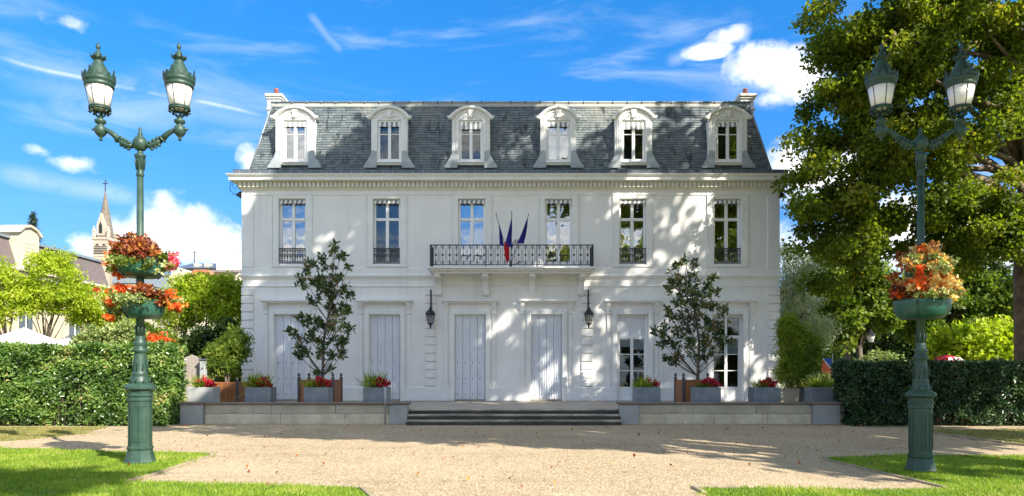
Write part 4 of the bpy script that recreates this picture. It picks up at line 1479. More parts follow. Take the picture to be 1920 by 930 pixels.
def street_lamp(label, X, Y, zb, scale_z, tilts):
    """zb: ground height at the base"""
    k = Y / F
    t = thing('street_lamp', label, 'street lamp', (X, Y, zb), 'twin-lantern green lamps flanking the forecourt')
    z = lambda py: EYE + (HOR - py) * 1300 / 115 / 1300  # heights measured on the left lamp
    c = (X, Y, 0)
    mb = MB()
    base = [(.262, zb - .03), (.262, zb + .03), (.245, zb + .06), (.215, zb + .17), (.20, zb + .22), (.215, zb + .24), (.215, zb + .27), (.20, zb + .28), (.20, zb + .30)]
    mb.lathe([(r * 1.02, q) for r, q in base], 8, c, pi / 8 + .12)
    mb.build('base', M['lampgreen'], t)
    dzr = zb * .9      # the pedestal reaches down to the lower ground
    zt = z(752) + dzr
    mb = MB()
    mb.lathe([(.197, zb + .30), (.197, zt), (.215, zt + .01), (.215, zt + .035), (.20, zt + .05), (.20, zt + .075), (.222, zt + .085), (.222, zt + .11), (.20, zt + .125), (.205, zt + .17),
              (.235, zt + .19), (.262, zt + .20), (.262, zt + .235), (.235, zt + .26), (.17, zt + .30)], 8, c, pi / 8 + .12)
    ped = mb.build('pedestal', M['lampgreen'], t)
    # recessed panels framed by raised beads
    for q in range(8):
        a = .12 + q * pi / 4
        ap = .197 * cos(pi / 8); hw = .197 * sin(pi / 8) * .66
        h0, h1 = zb + .36, zt - .07
        mb = MB()
        mb.box(-hw, hw, -.008, .0, h0, h0 + .014); mb.box(-hw, hw, -.008, .0, h1 - .014, h1)
        mb.box(-hw, -hw + .012, -.008, 0, h0 + .014, h1 - .014); mb.box(hw - .012, hw, -.008, 0, h0 + .014, h1 - .014)
        o = put('panel_moulding', mb.mesh('panel_moulding', M['lampgreen']), ped, (X + (ap + .001) * cos(a), Y + (ap + .001) * sin(a), 0), a + pi / 2)
    mb = MB(); mb.smooth = True
    zs = zt + .29
    e = z(690) + dzr * .5
    prof = [(.175, zs), (.16, zs + .04), (.135, zs + .10), (.125, zs + .13), (.14, zs + .15), (.125, zs + .17), (.118, zs + .22), (.10, zs + .46), (.095, zs + .50), (.13, zs + .52), (.13, zs + .55), (.10, zs + .57),
            (.095, zs + .61), (.11, zs + .64), (.10, zs + .68), (.078, zs + .71), (.085, zs + .74), (.075, zs + .77)]
    mb.lathe(prof, 20, c); mb.build('lower_shaft', M['lampgreen'], t)
    zc0 = zs + .77
    mb = MB(); mb.smooth = True
    # acanthus leaves on the lower shaft
    for q in range(8):
        a = 2 * pi * q / 8
        for (z0_, r0, hh) in ((zs + .20, .122, .20), (zs + .80, .078, .14), (zs + .02, .165, .08)):
            mb.tube([(X + r0 * cos(a), Y + r0 * sin(a), z0_), (X + (r0 + .008) * cos(a + .12), Y + (r0 + .008) * sin(a + .12), z0_ + hh * .6), (X + (r0 + .006) * cos(a + .2), Y + (r0 + .006) * sin(a + .2), z0_ + hh)], [.012, .011, .004], 5)
    mb.build('acanthus_relief', M['lampgreen'], t)
    mb = MB(); mb.smooth = True
    mb.lathe([(.074, zc0), (.068, zc0 + .7), (.055, z(330))], 16, c)
    mb.build('column', M['lampgreen'], t)
    mb = MB(); mb.smooth = True
    mb.lathe([(.056, z(332)), (.066, z(330)), (.066, z(326)), (.058, z(323)), (.062, z(310)), (.075, z(300)), (.09, z(296)), (.098, z(293)), (.098, z(291)), (.06, z(289)), (.045, z(285)), (.045, z(283))], 16, c)
    for q in range(8):
        a = 2 * pi * q / 8
        mb.tube([(X + .062 * cos(a), Y + .062 * sin(a), z(318)), (X + .08 * cos(a), Y + .08 * sin(a), z(303)), (X + .10 * cos(a), Y + .10 * sin(a), z(301))], [.016, .014, .005], 5)
    mb.build('capital', M['lampgreen'], t)
    zb_ = z(270)
    mb = MB(); mb.smooth = True
    mb.lathe([(.045, z(283)), (.085, zb_ - .095), (.118, zb_ - .045), (.128, zb_), (.118, zb_ + .045), (.085, zb_ + .10), (.07, z(259)), (.075, z(258)), (.05, z(256)), (.03, z(247)), (.02, z(244)), (.03, z(242)), (.004, z(238))], 20, c)
    mb.build('ball_finial', M['lampgreen'], t)
    for s, tl in ((-1, tilts[0]), (1, tilts[1])):
        kx = X + s * .645; kz = z(243)
        mb = MB(); mb.smooth = True
        mb.tube([(X + s * .10, Y, z(273)), (X + s * .17, Y, z(274)), (X + s * .27, Y, z(268.5)), (X + s * .35, Y, z(262))], [.04, .045, .05, .042], 10)
        mb.tube([(X + s * .35, Y, z(262)), (X + s * .36, Y, z(261)), (X + s * .375, Y, z(259.5))], [.065, .07, .05], 10)
        mb.tube([(X + s * .37, Y, z(260)), (X + s * .43, Y, z(252.5)), (X + s * .50, Y, z(247)), (X + s * .58, Y, z(243.5)), (kx, Y, kz)], [.05, .045, .04, .036, .04], 10)
        for j in range(3):
            mb.ball((X + s * (.17 + j * .06), Y - .02, z(272 - j * 3.5) + .035), .035, 8); mb.ball((X + s * (.19 + j * .06), Y, z(274 - j * 3.5) - .045), .03, 8)
        mb.tube([(kx, Y, kz), (kx + s * .10, Y, kz), (kx + s * .15, Y, kz + .0)], [.04, .03, .006], 8)
        mb.build('arm', M['lampgreen'], t)
        lantern_mesh(t, (kx, Y, kz), tl)
    for ch in t.children:
        if ch.name.split('.')[0] in ('base', 'pedestal', 'lower_shaft', 'acanthus_relief', 'column', 'capital', 'ball_finial'): ch.scale = (.90, .90, 1)
    return t


LX, RX, LY = -6.06, 6.66, 11.3
street_lamp('green twin-lantern street lamp on the left lawn, with two flower baskets one above the other', LX, LY, 0.0, 1, (radians(-1.8), radians(-.6)))
street_lamp('green twin-lantern street lamp on the right lawn, before the leafy trees', RX, LY, gz(RX, LY), 1, (radians(.3), radians(1.0)))


def basket(label, X, zc_, R, z_top, flowers, seed, spikes=20, rise=.25, depth=.30):
    """half-round bowl clasping the column and its planting"""
    Y = LY
    t = thing('flower_basket', label, 'flower basket', (X, Y, zc_), 'flower bowls fixed round the lamp posts')
    mb = MB(); mb.smooth = True
    h = depth
    prof = [(.09, zc_ + .0), (R * .72, zc_ + .0), (R * .90, zc_ + h * .22), (R * .985, zc_ + h * .5), (R, zc_ + h * .85), (R * 1.01, zc_ + h), (R * .95, zc_ + h), (R * .93, zc_ + h * .8), (.09, zc_ + h * .78)]
    mb.lathe(prof, 32, (X, Y, 0), cap=False)
    mb.build('bowl', M['bowl'], t).scale = (.9, .9, 1)
    mb = MB()
    for a in (.9, pi + .9):
        for q in (-1, 1):
            aa = a + q * .03
            mb.tube([(X + (R * .74) * cos(aa), Y + R * .74 * sin(aa), zc_ - .004), (X + R * .92 * cos(aa), Y + R * .92 * sin(aa), zc_ + h * .2), (X + (R + .012) * cos(aa), Y + (R + .012) * sin(aa), zc_ + h * .95)], .010, 5)
    mb.build('clasp', M['lampdark'], t).scale = (.9, .9, 1)
    rg = np.random.default_rng(seed)
    for (nm, mt, n, lobes, size, asp, dr) in flowers:
        L = [(X + a, Y + b_, zc_ + c_, r1, r1, r3) for a, b_, c_, r1, r3 in lobes]
        n = int(n * 2.0); P, tone, cen = blob_points(L, max(6, n // 22), n, .07, int(rg.integers(1e6)))
        put(nm, leaf_mesh(nm, P - np.array([X, Y, zc_]), size, M[mt], asp, droop=dr, rnd=tone), t)
    if spikes:
        mb = MB()
        for i in range(spikes):
            a = rg.uniform(0, 2 * pi); r = rg.uniform(0, R * .55)
            b0 = Vector((X + r * cos(a), Y + r * sin(a), z_top - .12)); d = Vector((cos(a) * rg.uniform(.05, .35), sin(a) * .3, 1)).normalized()
            mb.tube([b0, b0 + d * rise * rg.uniform(.6, 1.2)], [.010, .002], 4)
        mb.build('spike_stems', M['kerb'], t)
    return t


zL = lambda py: EYE + (HOR - py) / 115
ul = [('coleus_leaves', 'coleus', 1100, [(-.06, -.05, .44, .34, .22), (.10, -.18, .32, .28, .16)], .075, .6, .3),
      ('dark_coleus_heart', 'coleus', 300, [(0, 0, .55, .25, .15)], .07, .6, 0),
      ('orange_flowers', 'orangef', 260, [(-.45, -.05, .30, .12, .15), (-.38, .05, .12, .12, .10)], .06, .9, 0),
      ('pink_flowers', 'pinkf', 200, [(-.36, .1, .50, .11, .08), (.48, .0, .22, .11, .16), (.45, .1, .38, .07, .06)], .055, .9, 0),
      ('green_foliage', 'mid_leaf', 420, [(-.3, -.1, .24, .22, .16), (.36, -.05, .24, .18, .16), (0, -.3, .2, .3, .1)], .07, .6, .3),
      ('trailing_leaves', 'palegreen', 260, [(-.2, -.3, .22, .22, .10), (.3, -.2, .16, .2, .12), (-.42, 0, .2, .14, .12), (.47, 0, .1, .1, .16)], .06, .7, .4)]
basket('upper flower basket of the left lamp, heaped with bronze leaves', LX + .02, zL(520), .40, zL(455), ul, 5, 26, .25)
ll = [('coleus_leaves', 'coleus', 420, [(.10, -.15, .40, .22, .12), (.30, -.1, .33, .16, .10)], .08, .6, .2),
      ('orange_flowers', 'orangef', 420, [(-.30, -.1, .42, .18, .10), (-.42, -.1, .22, .10, .08), (-.33, -.3, .02, .08, .06), (.56, 0, .20, .12, .08), (.44, 0, .42, .08, .06), (-.75, 0, .45, .06, .03), (.50, .0, .30, .06, .06)], .058, .9, 0),
      ('trailing_leaves', 'palegreen', 700, [(-.10, -.3, .30, .30, .09), (-.42, -.1, .18, .14, .20), (.46, 0, .22, .14, .16), (.0, -.33, .28, .3, .06)], .055, .7, .5),
      ('dark_foliage', 'mid_leaf', 500, [(-.46, 0, .1, .12, .18), (.5, 0, .12, .1, .16), (0, .1, .35, .42, .08)], .06, .6, .5)]
basket('lower flower basket of the left lamp, green bowl with orange flowers trailing over', LX + .05, zL(597), .36, zL(545), ll, 8, 9, .22)
rr = [('golden_leaves', 'gold', 2000, [(.05, -.08, .52, .42, .24), (.12, -.05, .82, .32, .22), (.08, -.02, 1.05, .22, .18), (.42, 0, .45, .2, .2)], .085, .6, .1),
      ('orange_flowers', 'orangef', 400, [(-.45, -.05, .32, .12, .11), (-.25, -.25, .62, .16, .2), (.15, -.2, .75, .2, .2), (-.62, 0, .82, .05, .04), (.02, -.1, 1.12, .16, .12), (-.25, -.3, .42, .1, .1)], .06, .9, 0),
      ('bronze_leaves', 'coleus', 450, [(-.28, 0, .6, .26, .28), (-.1, 0, .5, .35, .2), (-.35, 0, .45, .15, .1), (-.3, .1, 1.0, .12, .06)], .085, .6, .1),
      ('pale_flowers', 'palegreen', 900, [(0, -.25, .40, .42, .10), (.1, -.15, .85, .3, .25), (.45, 0, .30, .15, .14), (-.2, -.1, .95, .2, .12)], .055, .8, .2)]
basket('large green flower basket of the right lamp heaped with orange and golden plants', RX + .02, zL(598), .46, zL(470), rr, 9, 12, .22, .30)
basket('upper flower basket of the right lamp, nearly buried in golden leaves', RX + .04, zL(527), .30, zL(470), [('golden_leaves', 'gold', 500, [(.0, -.05, .28, .34, .22)], .085, .6, .1), ('trailing_leaves', 'palegreen', 300, [(0, -.2, .15, .32, .14)], .06, .7, .4)], 12, 8, .2, .26)

# ---------------------------------------------------------------- planters on the terrace
PY = 20.75
pxX = lambda px, Y: (px - 960) * Y / F
pzZ = lambda py, Y: EYE + (HOR - py) * Y / F


def planter(label, cpx, wpx, m, flowerside, tall, Y=PY, red=220, green=160, seed=1, body=True, z0=None):
    X = pxX(cpx, Y); hw = wpx / 2 * Y / F; zt = pzZ(726, Y); z0 = TZ if z0 is None else z0
    t = thing('planter', label, 'planter', (X, Y, z0), 'rectangular grey planters along the terrace edge')
    mb = MB()
    hd = .26; w = .03
    mb.bbox(X - hw, X + hw, Y - hd, Y - hd + w, z0, zt, .012); mb.box(X - hw, X + hw, Y + hd - w, Y + hd, z0, zt)
    mb.box(X - hw, X - hw + w, Y - hd + w, Y + hd - w, z0, zt - .001); mb.box(X + hw - w, X + hw, Y - hd + w, Y + hd - w, z0, zt - .001)
    mb.box(X - hw + w, X + hw - w, Y - hd + w, Y + hd - w, z0, z0 + .05)
    mb.build('box', M[m], t)
    MB().box(X - hw + w, X + hw - w, Y - hd + w, Y + hd - w, zt - .10, zt - .04).build('soil', M['soil'], t)
    o = np.array([X, Y, z0])
    if red:
        fxx = X + flowerside * hw * .55
        P, tone, c = blob_points([(fxx, Y - .08, zt + .17, .23, .16, .13), (fxx + .12, Y - .05, zt + .08, .14, .12, .10)], 22, int(red * 1.8), .06, seed)
        put('red_flowers', leaf_mesh('red_flowers', P - o, .07, M['redf'], .9, rnd=tone), t)
        mb = MB()
        for i in range(14):
            a = random.Random(seed * 50 + i); xx = fxx + a.uniform(-.15, .15)
            mb.tube([(xx, Y + a.uniform(-.1, .1), zt - .05), (xx + a.uniform(-.05, .05), Y - .04, zt + .12)], .006, 4)
        mb.build('stems', M['mag_leaf'], t)
    if green:
        n = green
        x = X - flowerside * hw * .35 + RNG.normal(0, hw * .35, n); y = Y + RNG.normal(0, .09, n)
        P = np.stack([x, y, np.full(n, zt - .06)], 1)
        put('tufted_grass', leaf_mesh('tufted_grass', P - o, tall, M['bamboo_leaf' if tall > .3 else 'mid_leaf'], .06, droop=-1.8, rnd=RNG.uniform(0, 1, n)), t)
        P, tone, c = blob_points([(X - flowerside * hw * .3, Y - .05, zt + .04, hw * .6, .18, .07)], 12, 160, .05, seed + 5)
        put('low_foliage', leaf_mesh('low_foliage', P - o, .07, M['mid_leaf'], .5, droop=.2, rnd=tone), t)
    return t


planter('pale grey planter with red flowers at the left end of the terrace, by the gate', 382, 47, 'concrete_pale', .6, .42, Y=20.4, seed=1)
planter('grey planter with feathery grass and red flowers left of the left potted tree', 489, 48, 'concrete', .6, .55, seed=2)
planter('grey planter with red flowers in front of the left wooden tree box', 597, 46, 'concrete', .65, .35, Y=20.4, seed=3)
planter('grey planter with plumy grass and red flowers beside the thin metal post', 707, 46, 'concrete', .5, .55, seed=4)
planter('grey planter with a small yellow shrub and few red flowers before the blinded french door', 1212, 47, 'concrete', .9, .40, seed=5, red=50)
planter('grey planter with red flowers in front of the right wooden tree box', 1323, 48, 'concrete', .5, .25, Y=20.4, seed=6, red=260)
planter('dark grey planter with red flowers at the right corner of the house', 1433, 50, 'concrete', .6, .35, seed=7)
planter('long grey planter without red flowers next to the dark right hedge', 1541, 52, 'concrete', .6, .40, seed=8, red=0)


def wood_box(label, cpx, wpx, Y, top=712, post_top=700):
    X = pxX(cpx, Y); hw = wpx / 2 * Y / F; zt = pzZ(top, Y); zp = pzZ(post_top, Y)
    t = thing('wooden_tree_box', label, 'tree box', (X, Y, TZ), 'orange-brown wooden tree boxes with dark posts')
    for sx in (-1, 1):
        for sy in (-1, 1):
            x, y = X + sx * hw, Y + sy * hw
            mb = MB(); mb.bbox(x - .04, x + .04, y - .04, y + .04, TZ, zp - .12, .01); mb.smooth = True
            mb.lathe([(.03, zp - .12), (.022, zp - .10), (.045, zp - .06), (.035, zp - .01), (.006, zp + .01)], 10, (x, y, 0)); mb.build('corner_post', M['woodpost'], t)
    nb_ = max(4, int(2 * hw / .125)); zr = TZ + (zt - TZ) * .52
    bl = (2 * hw - .09) / nb_
    for side in range(4):
        for i in range(nb_):
            u = -hw + .045 + i * bl
            for (za, zb2) in ((TZ + .10, zr - .025), (zr + .025, zt - .05)):
                if side == 0: MB().bbox(X + u + .003, X + u + bl - .003, Y - hw - .012, Y - hw + .012, za, zb2, .004).build('board', M['wood'], t)
                elif side == 1: MB().box(X + u + .003, X + u + bl - .003, Y + hw - .012, Y + hw + .012, za, zb2).build('board', M['wood'], t)
                else:
                    s = -1 if side == 2 else 1
                    MB().box(X + s * hw - .012, X + s * hw + .012, Y + u + .003, Y + u + bl - .003, za, zb2).build('board', M['wood'], t)
    mb = MB()
    for z in (TZ + .05, zr - .025, zt - .05):
        mb.box(X - hw + .041, X + hw - .041, Y - hw - .02, Y - hw + .02, z, z + .05); mb.box(X - hw + .041, X + hw - .041, Y + hw - .02, Y + hw + .02, z, z + .05)
        for s in (-1, 1): mb.box(X + s * hw - .02, X + s * hw + .02, Y - hw + .041, Y + hw - .041, z, z + .05)
    mb.build('rail', M['wood'], t)
    MB().box(X - hw + .02, X + hw - .02, Y - hw + .02, Y + hw - .02, zt - .16, zt - .09).build('soil', M['soil'], t)
    return t, X, Y, zt


wood_box('wooden tree box at the left end of the terrace, before a dense green shrub', 428, 56, 22.3, 716, 708)
_, mx, my, mzt = wood_box('wooden tree box holding the left magnolia', 601, 62, 21.6)
_, nx, ny, nzt = wood_box('wooden tree box holding the right magnolia', 1305, 62, 21.6)


def magnolia(label, base_px, base_py, blobs, Y, seed):
    b = Vector((pxX(base_px, Y), Y, pzZ(712, Y) - .12))
    s = Y / F
    t = thing('magnolia_tree', label, 'magnolia tree', b, 'two potted magnolia trees on the terrace')
    rg = random.Random(seed); nr = np.random.default_rng(seed)
    X = lambda px: (px - 960) * s
    Z = lambda py: EYE + (HOR - py) * s
    topx = blobs[0][0]; topz = Z(blobs[0][1])
    mb = MB(); mb.smooth = True
    path = [b, b + Vector((.02, 0, .5)), Vector((X(base_px + 3), Y, Z(640))), Vector((X((base_px + topx) / 2 + 4), Y + .05, Z(560))), Vector((X(topx), Y, topz))]
    mb.tube(path, [.055, .045, .038, .025, .008], 8); mb.build('trunk', M['bark'], t)
    br = MB(); br.smooth = True; P = []; tone = []
    for (px, py, r, nt) in blobs:
        c = Vector((X(px), Y + rg.uniform(-.35, .35), Z(py)))
        zz = max(b.z + .25, c.z - abs(c.x - X(base_px + 3)) * 1.25 - .25)
        f = min(1, max(0, (zz - b.z) / (topz - b.z)))
        o = b.lerp(path[-1], f) + Vector((.03 * sin(f * 5), 0, 0))
        m = o.lerp(c, .55) + Vector((rg.uniform(-.04, .04), 0, -.05))
        br.tube([o, o.lerp(m, .5) + Vector((0, 0, .0)), m, c], [.018, .014, .011, .005], 5)
        for j in range(nt):
            d = nr.normal(size=3); d /= np.linalg.norm(d)
            tip = c + Vector(d) * (r * s) * rg.uniform(.25, 1)
            br.tube([c.lerp(m, rg.uniform(0, .5)), tip], [.006, .003], 4)
            k = rg.randint(9, 13)
            tv = nr.uniform(0, .9)
            for q in range(k):
                P.append(tuple(tip + Vector((rg.uniform(-.03, .03), rg.uniform(-.03, .03), rg.uniform(-.07, .02))))); tone.append(tv)
    br.build('branches', M['bark'], t)
    P = np.array(P); 
    put('crown', leaf_mesh('crown', P - np.array(b), .165, M['mag_leaf'], .42, droop=-.25, rnd=np.array(tone)), t)
    return t


magnolia('left potted magnolia with loose leafy branches in front of the first shuttered door', 604, 700,
         [(628, 468, 14, 7), (600, 480, 12, 5), (585, 492, 10, 5), (643, 480, 12, 5), (577, 506, 9, 4), (655, 500, 8, 3), (608, 505, 18, 7), (590, 520, 16, 6), (618, 525, 20, 9), (640, 518, 12, 4), (566, 522, 12, 5), (560, 530, 10, 4),
          (600, 545, 22, 9), (625, 550, 22, 10), (655, 552, 9, 4), (645, 540, 12, 5), (585, 560, 20, 7), (612, 575, 24, 12), (640, 580, 18, 8), (652, 578, 12, 5), (555, 595, 11, 5), (572, 598, 14, 6), (590, 600, 20, 8), (545, 622, 10, 5), (556, 628, 8, 4), (604, 610, 22, 10), (632, 610, 20, 9),
          (652, 615, 12, 5), (585, 632, 18, 8), (565, 645, 12, 5), (605, 640, 18, 8), (635, 640, 16, 8), (650, 640, 12, 6), (575, 660, 12, 6), (562, 664, 9, 4), (598, 660, 12, 5), (640, 660, 14, 7), (622, 665, 9, 4), (606, 530, 14, 6), (620, 690, 6, 2), (600, 700, 8, 4)], 21.6, 3)
magnolia('right potted magnolia with loose leafy branches in front of the last french door', 1308, 700,
         [(1284, 488, 9, 4), (1268, 498, 12, 5), (1302, 496, 9, 4), (1258, 520, 12, 5), (1280, 515, 16, 6), (1296, 512, 10, 4), (1341, 520, 7, 4), (1328, 530, 10, 4), (1274, 535, 20, 8), (1300, 535, 22, 9), (1252, 540, 12, 5), (1320, 548, 18, 8), (1340, 546, 12, 5), (1290, 555, 24, 11), (1268, 565, 22, 9), (1310, 570, 22, 10),
          (1335, 570, 14, 6), (1255, 580, 14, 6), (1348, 580, 14, 6), (1360, 578, 7, 3), (1280, 590, 22, 10), (1305, 600, 24, 10), (1330, 598, 18, 8), (1352, 604, 10, 5), (1228, 620, 9, 4), (1240, 622, 9, 5), (1262, 612, 18, 7), (1285, 622, 22, 9), (1315, 625, 20, 8), (1345, 638, 12, 6), (1365, 642, 9, 4), (1330, 640, 16, 8),
          (1244, 645, 11, 6), (1262, 645, 16, 7), (1255, 668, 12, 6), (1275, 665, 16, 7), (1300, 655, 16, 6), (1320, 662, 16, 7), (1340, 660, 10, 4), (1268, 678, 10, 5), (1290, 640, 18, 7)], 21.6, 4)

# ---------------------------------------------------------------- hedges


def hedge(label, x0, x1, y0, y1, h, m, n, lsize, seed, xe_vis):
    t = thing('hedge', label, 'hedge', ((x0 + x1) / 2, y0, 0), 'clipped hedges beside the terrace')
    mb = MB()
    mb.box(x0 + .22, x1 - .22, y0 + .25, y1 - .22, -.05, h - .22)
    mb.build('shade_core', mat('hedge_shade_core', (.012, .016, .006, 1), 1), t)  # near-black box stands in for the shade inside the hedge
    rg = np.random.default_rng(seed)
    a0, a1 = xe_vis
    areas = [(a1 - a0) * h, (a1 - a0) * (y1 - y0), (y1 - y0) * h]
    Ps = []; Ns = []
    tot = sum(areas)
    def disp(p):
        return np.array([noise.noise((q[0] * 1.1, q[1] * 1.1, q[2] * 1.3)) * .14 + noise.noise((q[0] * 3.7, q[1] * 3.1, q[2] * 3.9)) * .12 for q in p])
    for i, ar in enumerate(areas):
        k = int(n * ar / tot)
        if i == 0:
            p = np.stack([rg.uniform(a0, a1, k), np.full(k, y0), h * rg.uniform(0.01, 1, k)], 1); nn = np.array([0, -1, .25])
        elif i == 1:
            p = np.stack([rg.uniform(a0, a1, k), rg.uniform(y0, y1, k), np.full(k, h)], 1); nn = np.array([0, -.2, 1])
        else:
            xs_ = a1 if abs(a1) < abs(a0) else a0
            p = np.stack([np.full(k, xs_), rg.uniform(y0, y1, k), h * rg.uniform(0, 1, k)], 1); nn = np.array([1 if xs_ > (x0 + x1) / 2 else -1, 0, .25])
        dsp = disp(p)
        p = p + nn * (dsp * 1.0 - np.abs(rg.normal(0, .075, k)))[:, None]
        # round the top edges, thin the foot
        if i == 0:
            low = np.clip((.35 - p[:, 2]) / .35, 0, 1); p[:, 1] += low * .16
            keep = rg.uniform(0, 1, k) > low * .55
            gaps = np.array([noise.noise((q[0] * .8, 5, q[2] * 1.1)) for q in p]); keep &= ~((gaps > .22) & (rg.uniform(0, 1, k) < .75) & (p[:, 2] < h * .7))
            p = p[keep]
        k2 = len(p)
        Ps.append(p); Ns.append(np.tile(nn / np.linalg.norm(nn), (k2, 1)))
    P = np.concatenate(Ps); N = np.concatenate(Ns)
    tone = np.array([.5 + .75 * noise.noise((q[0] * 1.7, q[1] * 1.7, q[2] * 1.9 + 9)) for q in P])
    o = np.array([(x0 + x1) / 2, y0, 0])
    put('leaves', leaf_mesh('leaves', P - o, lsize, M[m], .48, bw=.45, N=N, rnd=tone), t)
    mb = MB(); r2 = random.Random(seed)
    for i in range(70):
        xx = r2.uniform(a0 + .2, a1 - .2); 
        mb.tube([(xx, y0 + .3, 0), (xx + r2.uniform(-.1, .1), y0 + .15, .3), (xx + r2.uniform(-.3, .3), y0 + r2.uniform(0, .1), r2.uniform(.5, 1.2))], [.014, .010, .004], 5)
    mb.build('stems', M['bark'], t)
    return t


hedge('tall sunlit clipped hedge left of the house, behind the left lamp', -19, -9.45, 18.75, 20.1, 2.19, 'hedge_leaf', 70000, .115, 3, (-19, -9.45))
hedge('lower dark clipped hedge right of the house, behind the right lamp', 9.3, 19, 18.8, 20.2, 1.74, 'hedge_shade_leaf', 48000, .11, 4, (9.3, 19))

# ---------------------------------------------------------------- shrubs on the terrace ends, pots, gate


def shrub(name, label, cat, base, lobes, n, ls, m, seed, asp=.3, droop=-.2, stems=14, group=None, crad=.25):
    t = thing(name, label, cat, base, group)
    P, tone, cen = blob_points(lobes, max(10, n // 60), n, crad, seed)
    put('foliage', leaf_mesh('foliage', P - np.array(base), ls, M[m], asp, droop=droop, rnd=tone), t)
    mb = MB(); r = random.Random(seed)
    for i in range(stems):
        c = Vector(cen[r.randrange(len(cen))]); b = Vector(base) + Vector((r.uniform(-.12, .12), r.uniform(-.1, .1), 0))
        mb.tube([b, b.lerp(c, .5) + Vector((0, 0, .1)), c], [.018, .012, .004], 5)
    mb.build('stems', M['bark'], t)
    return t


Y = 22.6
shrub('potted_shrub', 'dense green shrub growing from the left-end wooden tree box', 'shrub', (pxX(425, 22.3), 22.3, 1.05), [(pxX(418, Y), Y, pzZ(670, Y), .55, .5, .75), (pxX(436, Y), Y + .3, pzZ(645, Y), .35, .5, .6)], 9000, .13, 'mid_leaf', 21)


def pot(label, cpx, wpx, toppy, m, Y=22.0):
    X = pxX(cpx, Y); r = wpx / 2 * Y / F; zt = pzZ(toppy, Y)
    t = thing('plant_pot', label, 'plant pot', (X, Y, TZ), 'square pots at the right end of the terrace')
    mb = MB()
    mb.lathe([(r * 1.05, TZ), (r * 1.35, zt - .08), (r * 1.41, zt - .08), (r * 1.41, zt), (r * 1.2, zt), (r * 1.15, zt - .1)], 4, (X, Y, 0), pi / 4)
    mb.build('pot_body', M[m], t)
    MB().box(X - r * .8, X + r * .8, Y - r * .8, Y + r * .8, zt - .12, zt - .07).build('soil', M['soil'], t)
    return X, Y, zt


X_, Y_, z_ = pot('beige square pot between the house corner and the bamboo', 1483, 24, 728, 'stone2')
shrub('bamboo_clump', 'feathery yellow-green bamboo clump in the beige pot by the house corner', 'bamboo', (X_, Y_, z_ - .1), [(pxX(1478, 22), 22, pzZ(690, 22), .35, .4, .6), (pxX(1490, 22), 22.1, pzZ(650, 22), .45, .4, .75), (pxX(1480, 22), 22, pzZ(620, 22), .3, .3, .5)], 9000, .17, 'bamboo_leaf', 31, .16, .3)
X_, Y_, z_ = pot('dark blue-grey square pot right of the beige pot', 1509, 24, 728, 'zincdark')
shrub('bamboo_clump', 'darker green bushy bamboo in the dark pot, right of the yellow-green one', 'bamboo', (X_, Y_, z_ - .1), [(pxX(1515, 22), 22, pzZ(695, 22), .4, .4, .5), (pxX(1515, 22), 22.2, pzZ(655, 22), .5, .4, .7)], 8000, .16, 'mid_leaf', 33, .18, .3)
shrub('flowering_shrub', 'small pale leafy shrub rising from the long grey planter by the right hedge', 'shrub', (pxX(1545, 20.9), 20.9, .95), [(pxX(1545, 21), 21, pzZ(715, 21), .38, .25, .2)], 1200, .09, 'palegreen', 35, .5, 0)

# leaning slatted gate and a grey gate post at the left end
t = thing('slatted_gate', 'weathered slatted wooden gate leaf between the left hedge and the terrace', 'gate', (pxX(362, 22), 22, 0))
for i in range(13):
    x = pxX(344 + i * 2.6, 22.2)
    MB().bbox(x - .017, x + .017, 22.2, 22.24, .30, pzZ(665 + 3 * abs(i - 6) / 3, 22.2), .004).build('slat', M['kerbwood'] if 'kerbwood' in M else M.setdefault('kerbwood', mat('weathered_slats', (.36, .31, .26, 1), .85)), t)
MB().box(pxX(343, 22.2), pxX(378, 22.2), 22.25, 22.30, .55, .63).build('rail', M['kerbwood'], t)
MB().box(pxX(343, 22.2), pxX(378, 22.2), 22.25, 22.30, 1.5, 1.58).build('rail', M['kerbwood'], t)
t = thing('gate_post', 'square pale grey gate post beside the slatted gate', 'post', (pxX(379, 22), 22, 0))
MB().bbox(pxX(374, 22), pxX(384, 22), 22, 22.18, 0, pzZ(676, 22), .01).build('post_shaft', M['concrete_pale'], t)
MB().bbox(pxX(372.5, 22), pxX(385.5, 22), 21.97, 22.21, pzZ(676, 22) + .001, pzZ(673, 22), .01).build('post_cap', M['zincdark'], t)

# ---------------------------------------------------------------- tall plane trees beside and behind the photographer: their crowns shade the forecourt
KS = TOSUN.x / TOSUN.z


def uv(P):
    """where the sun ray through a point meets the ground"""
    return P[..., 0] - P[..., 2] * KS, P[..., 1] + P[..., 2] * KS


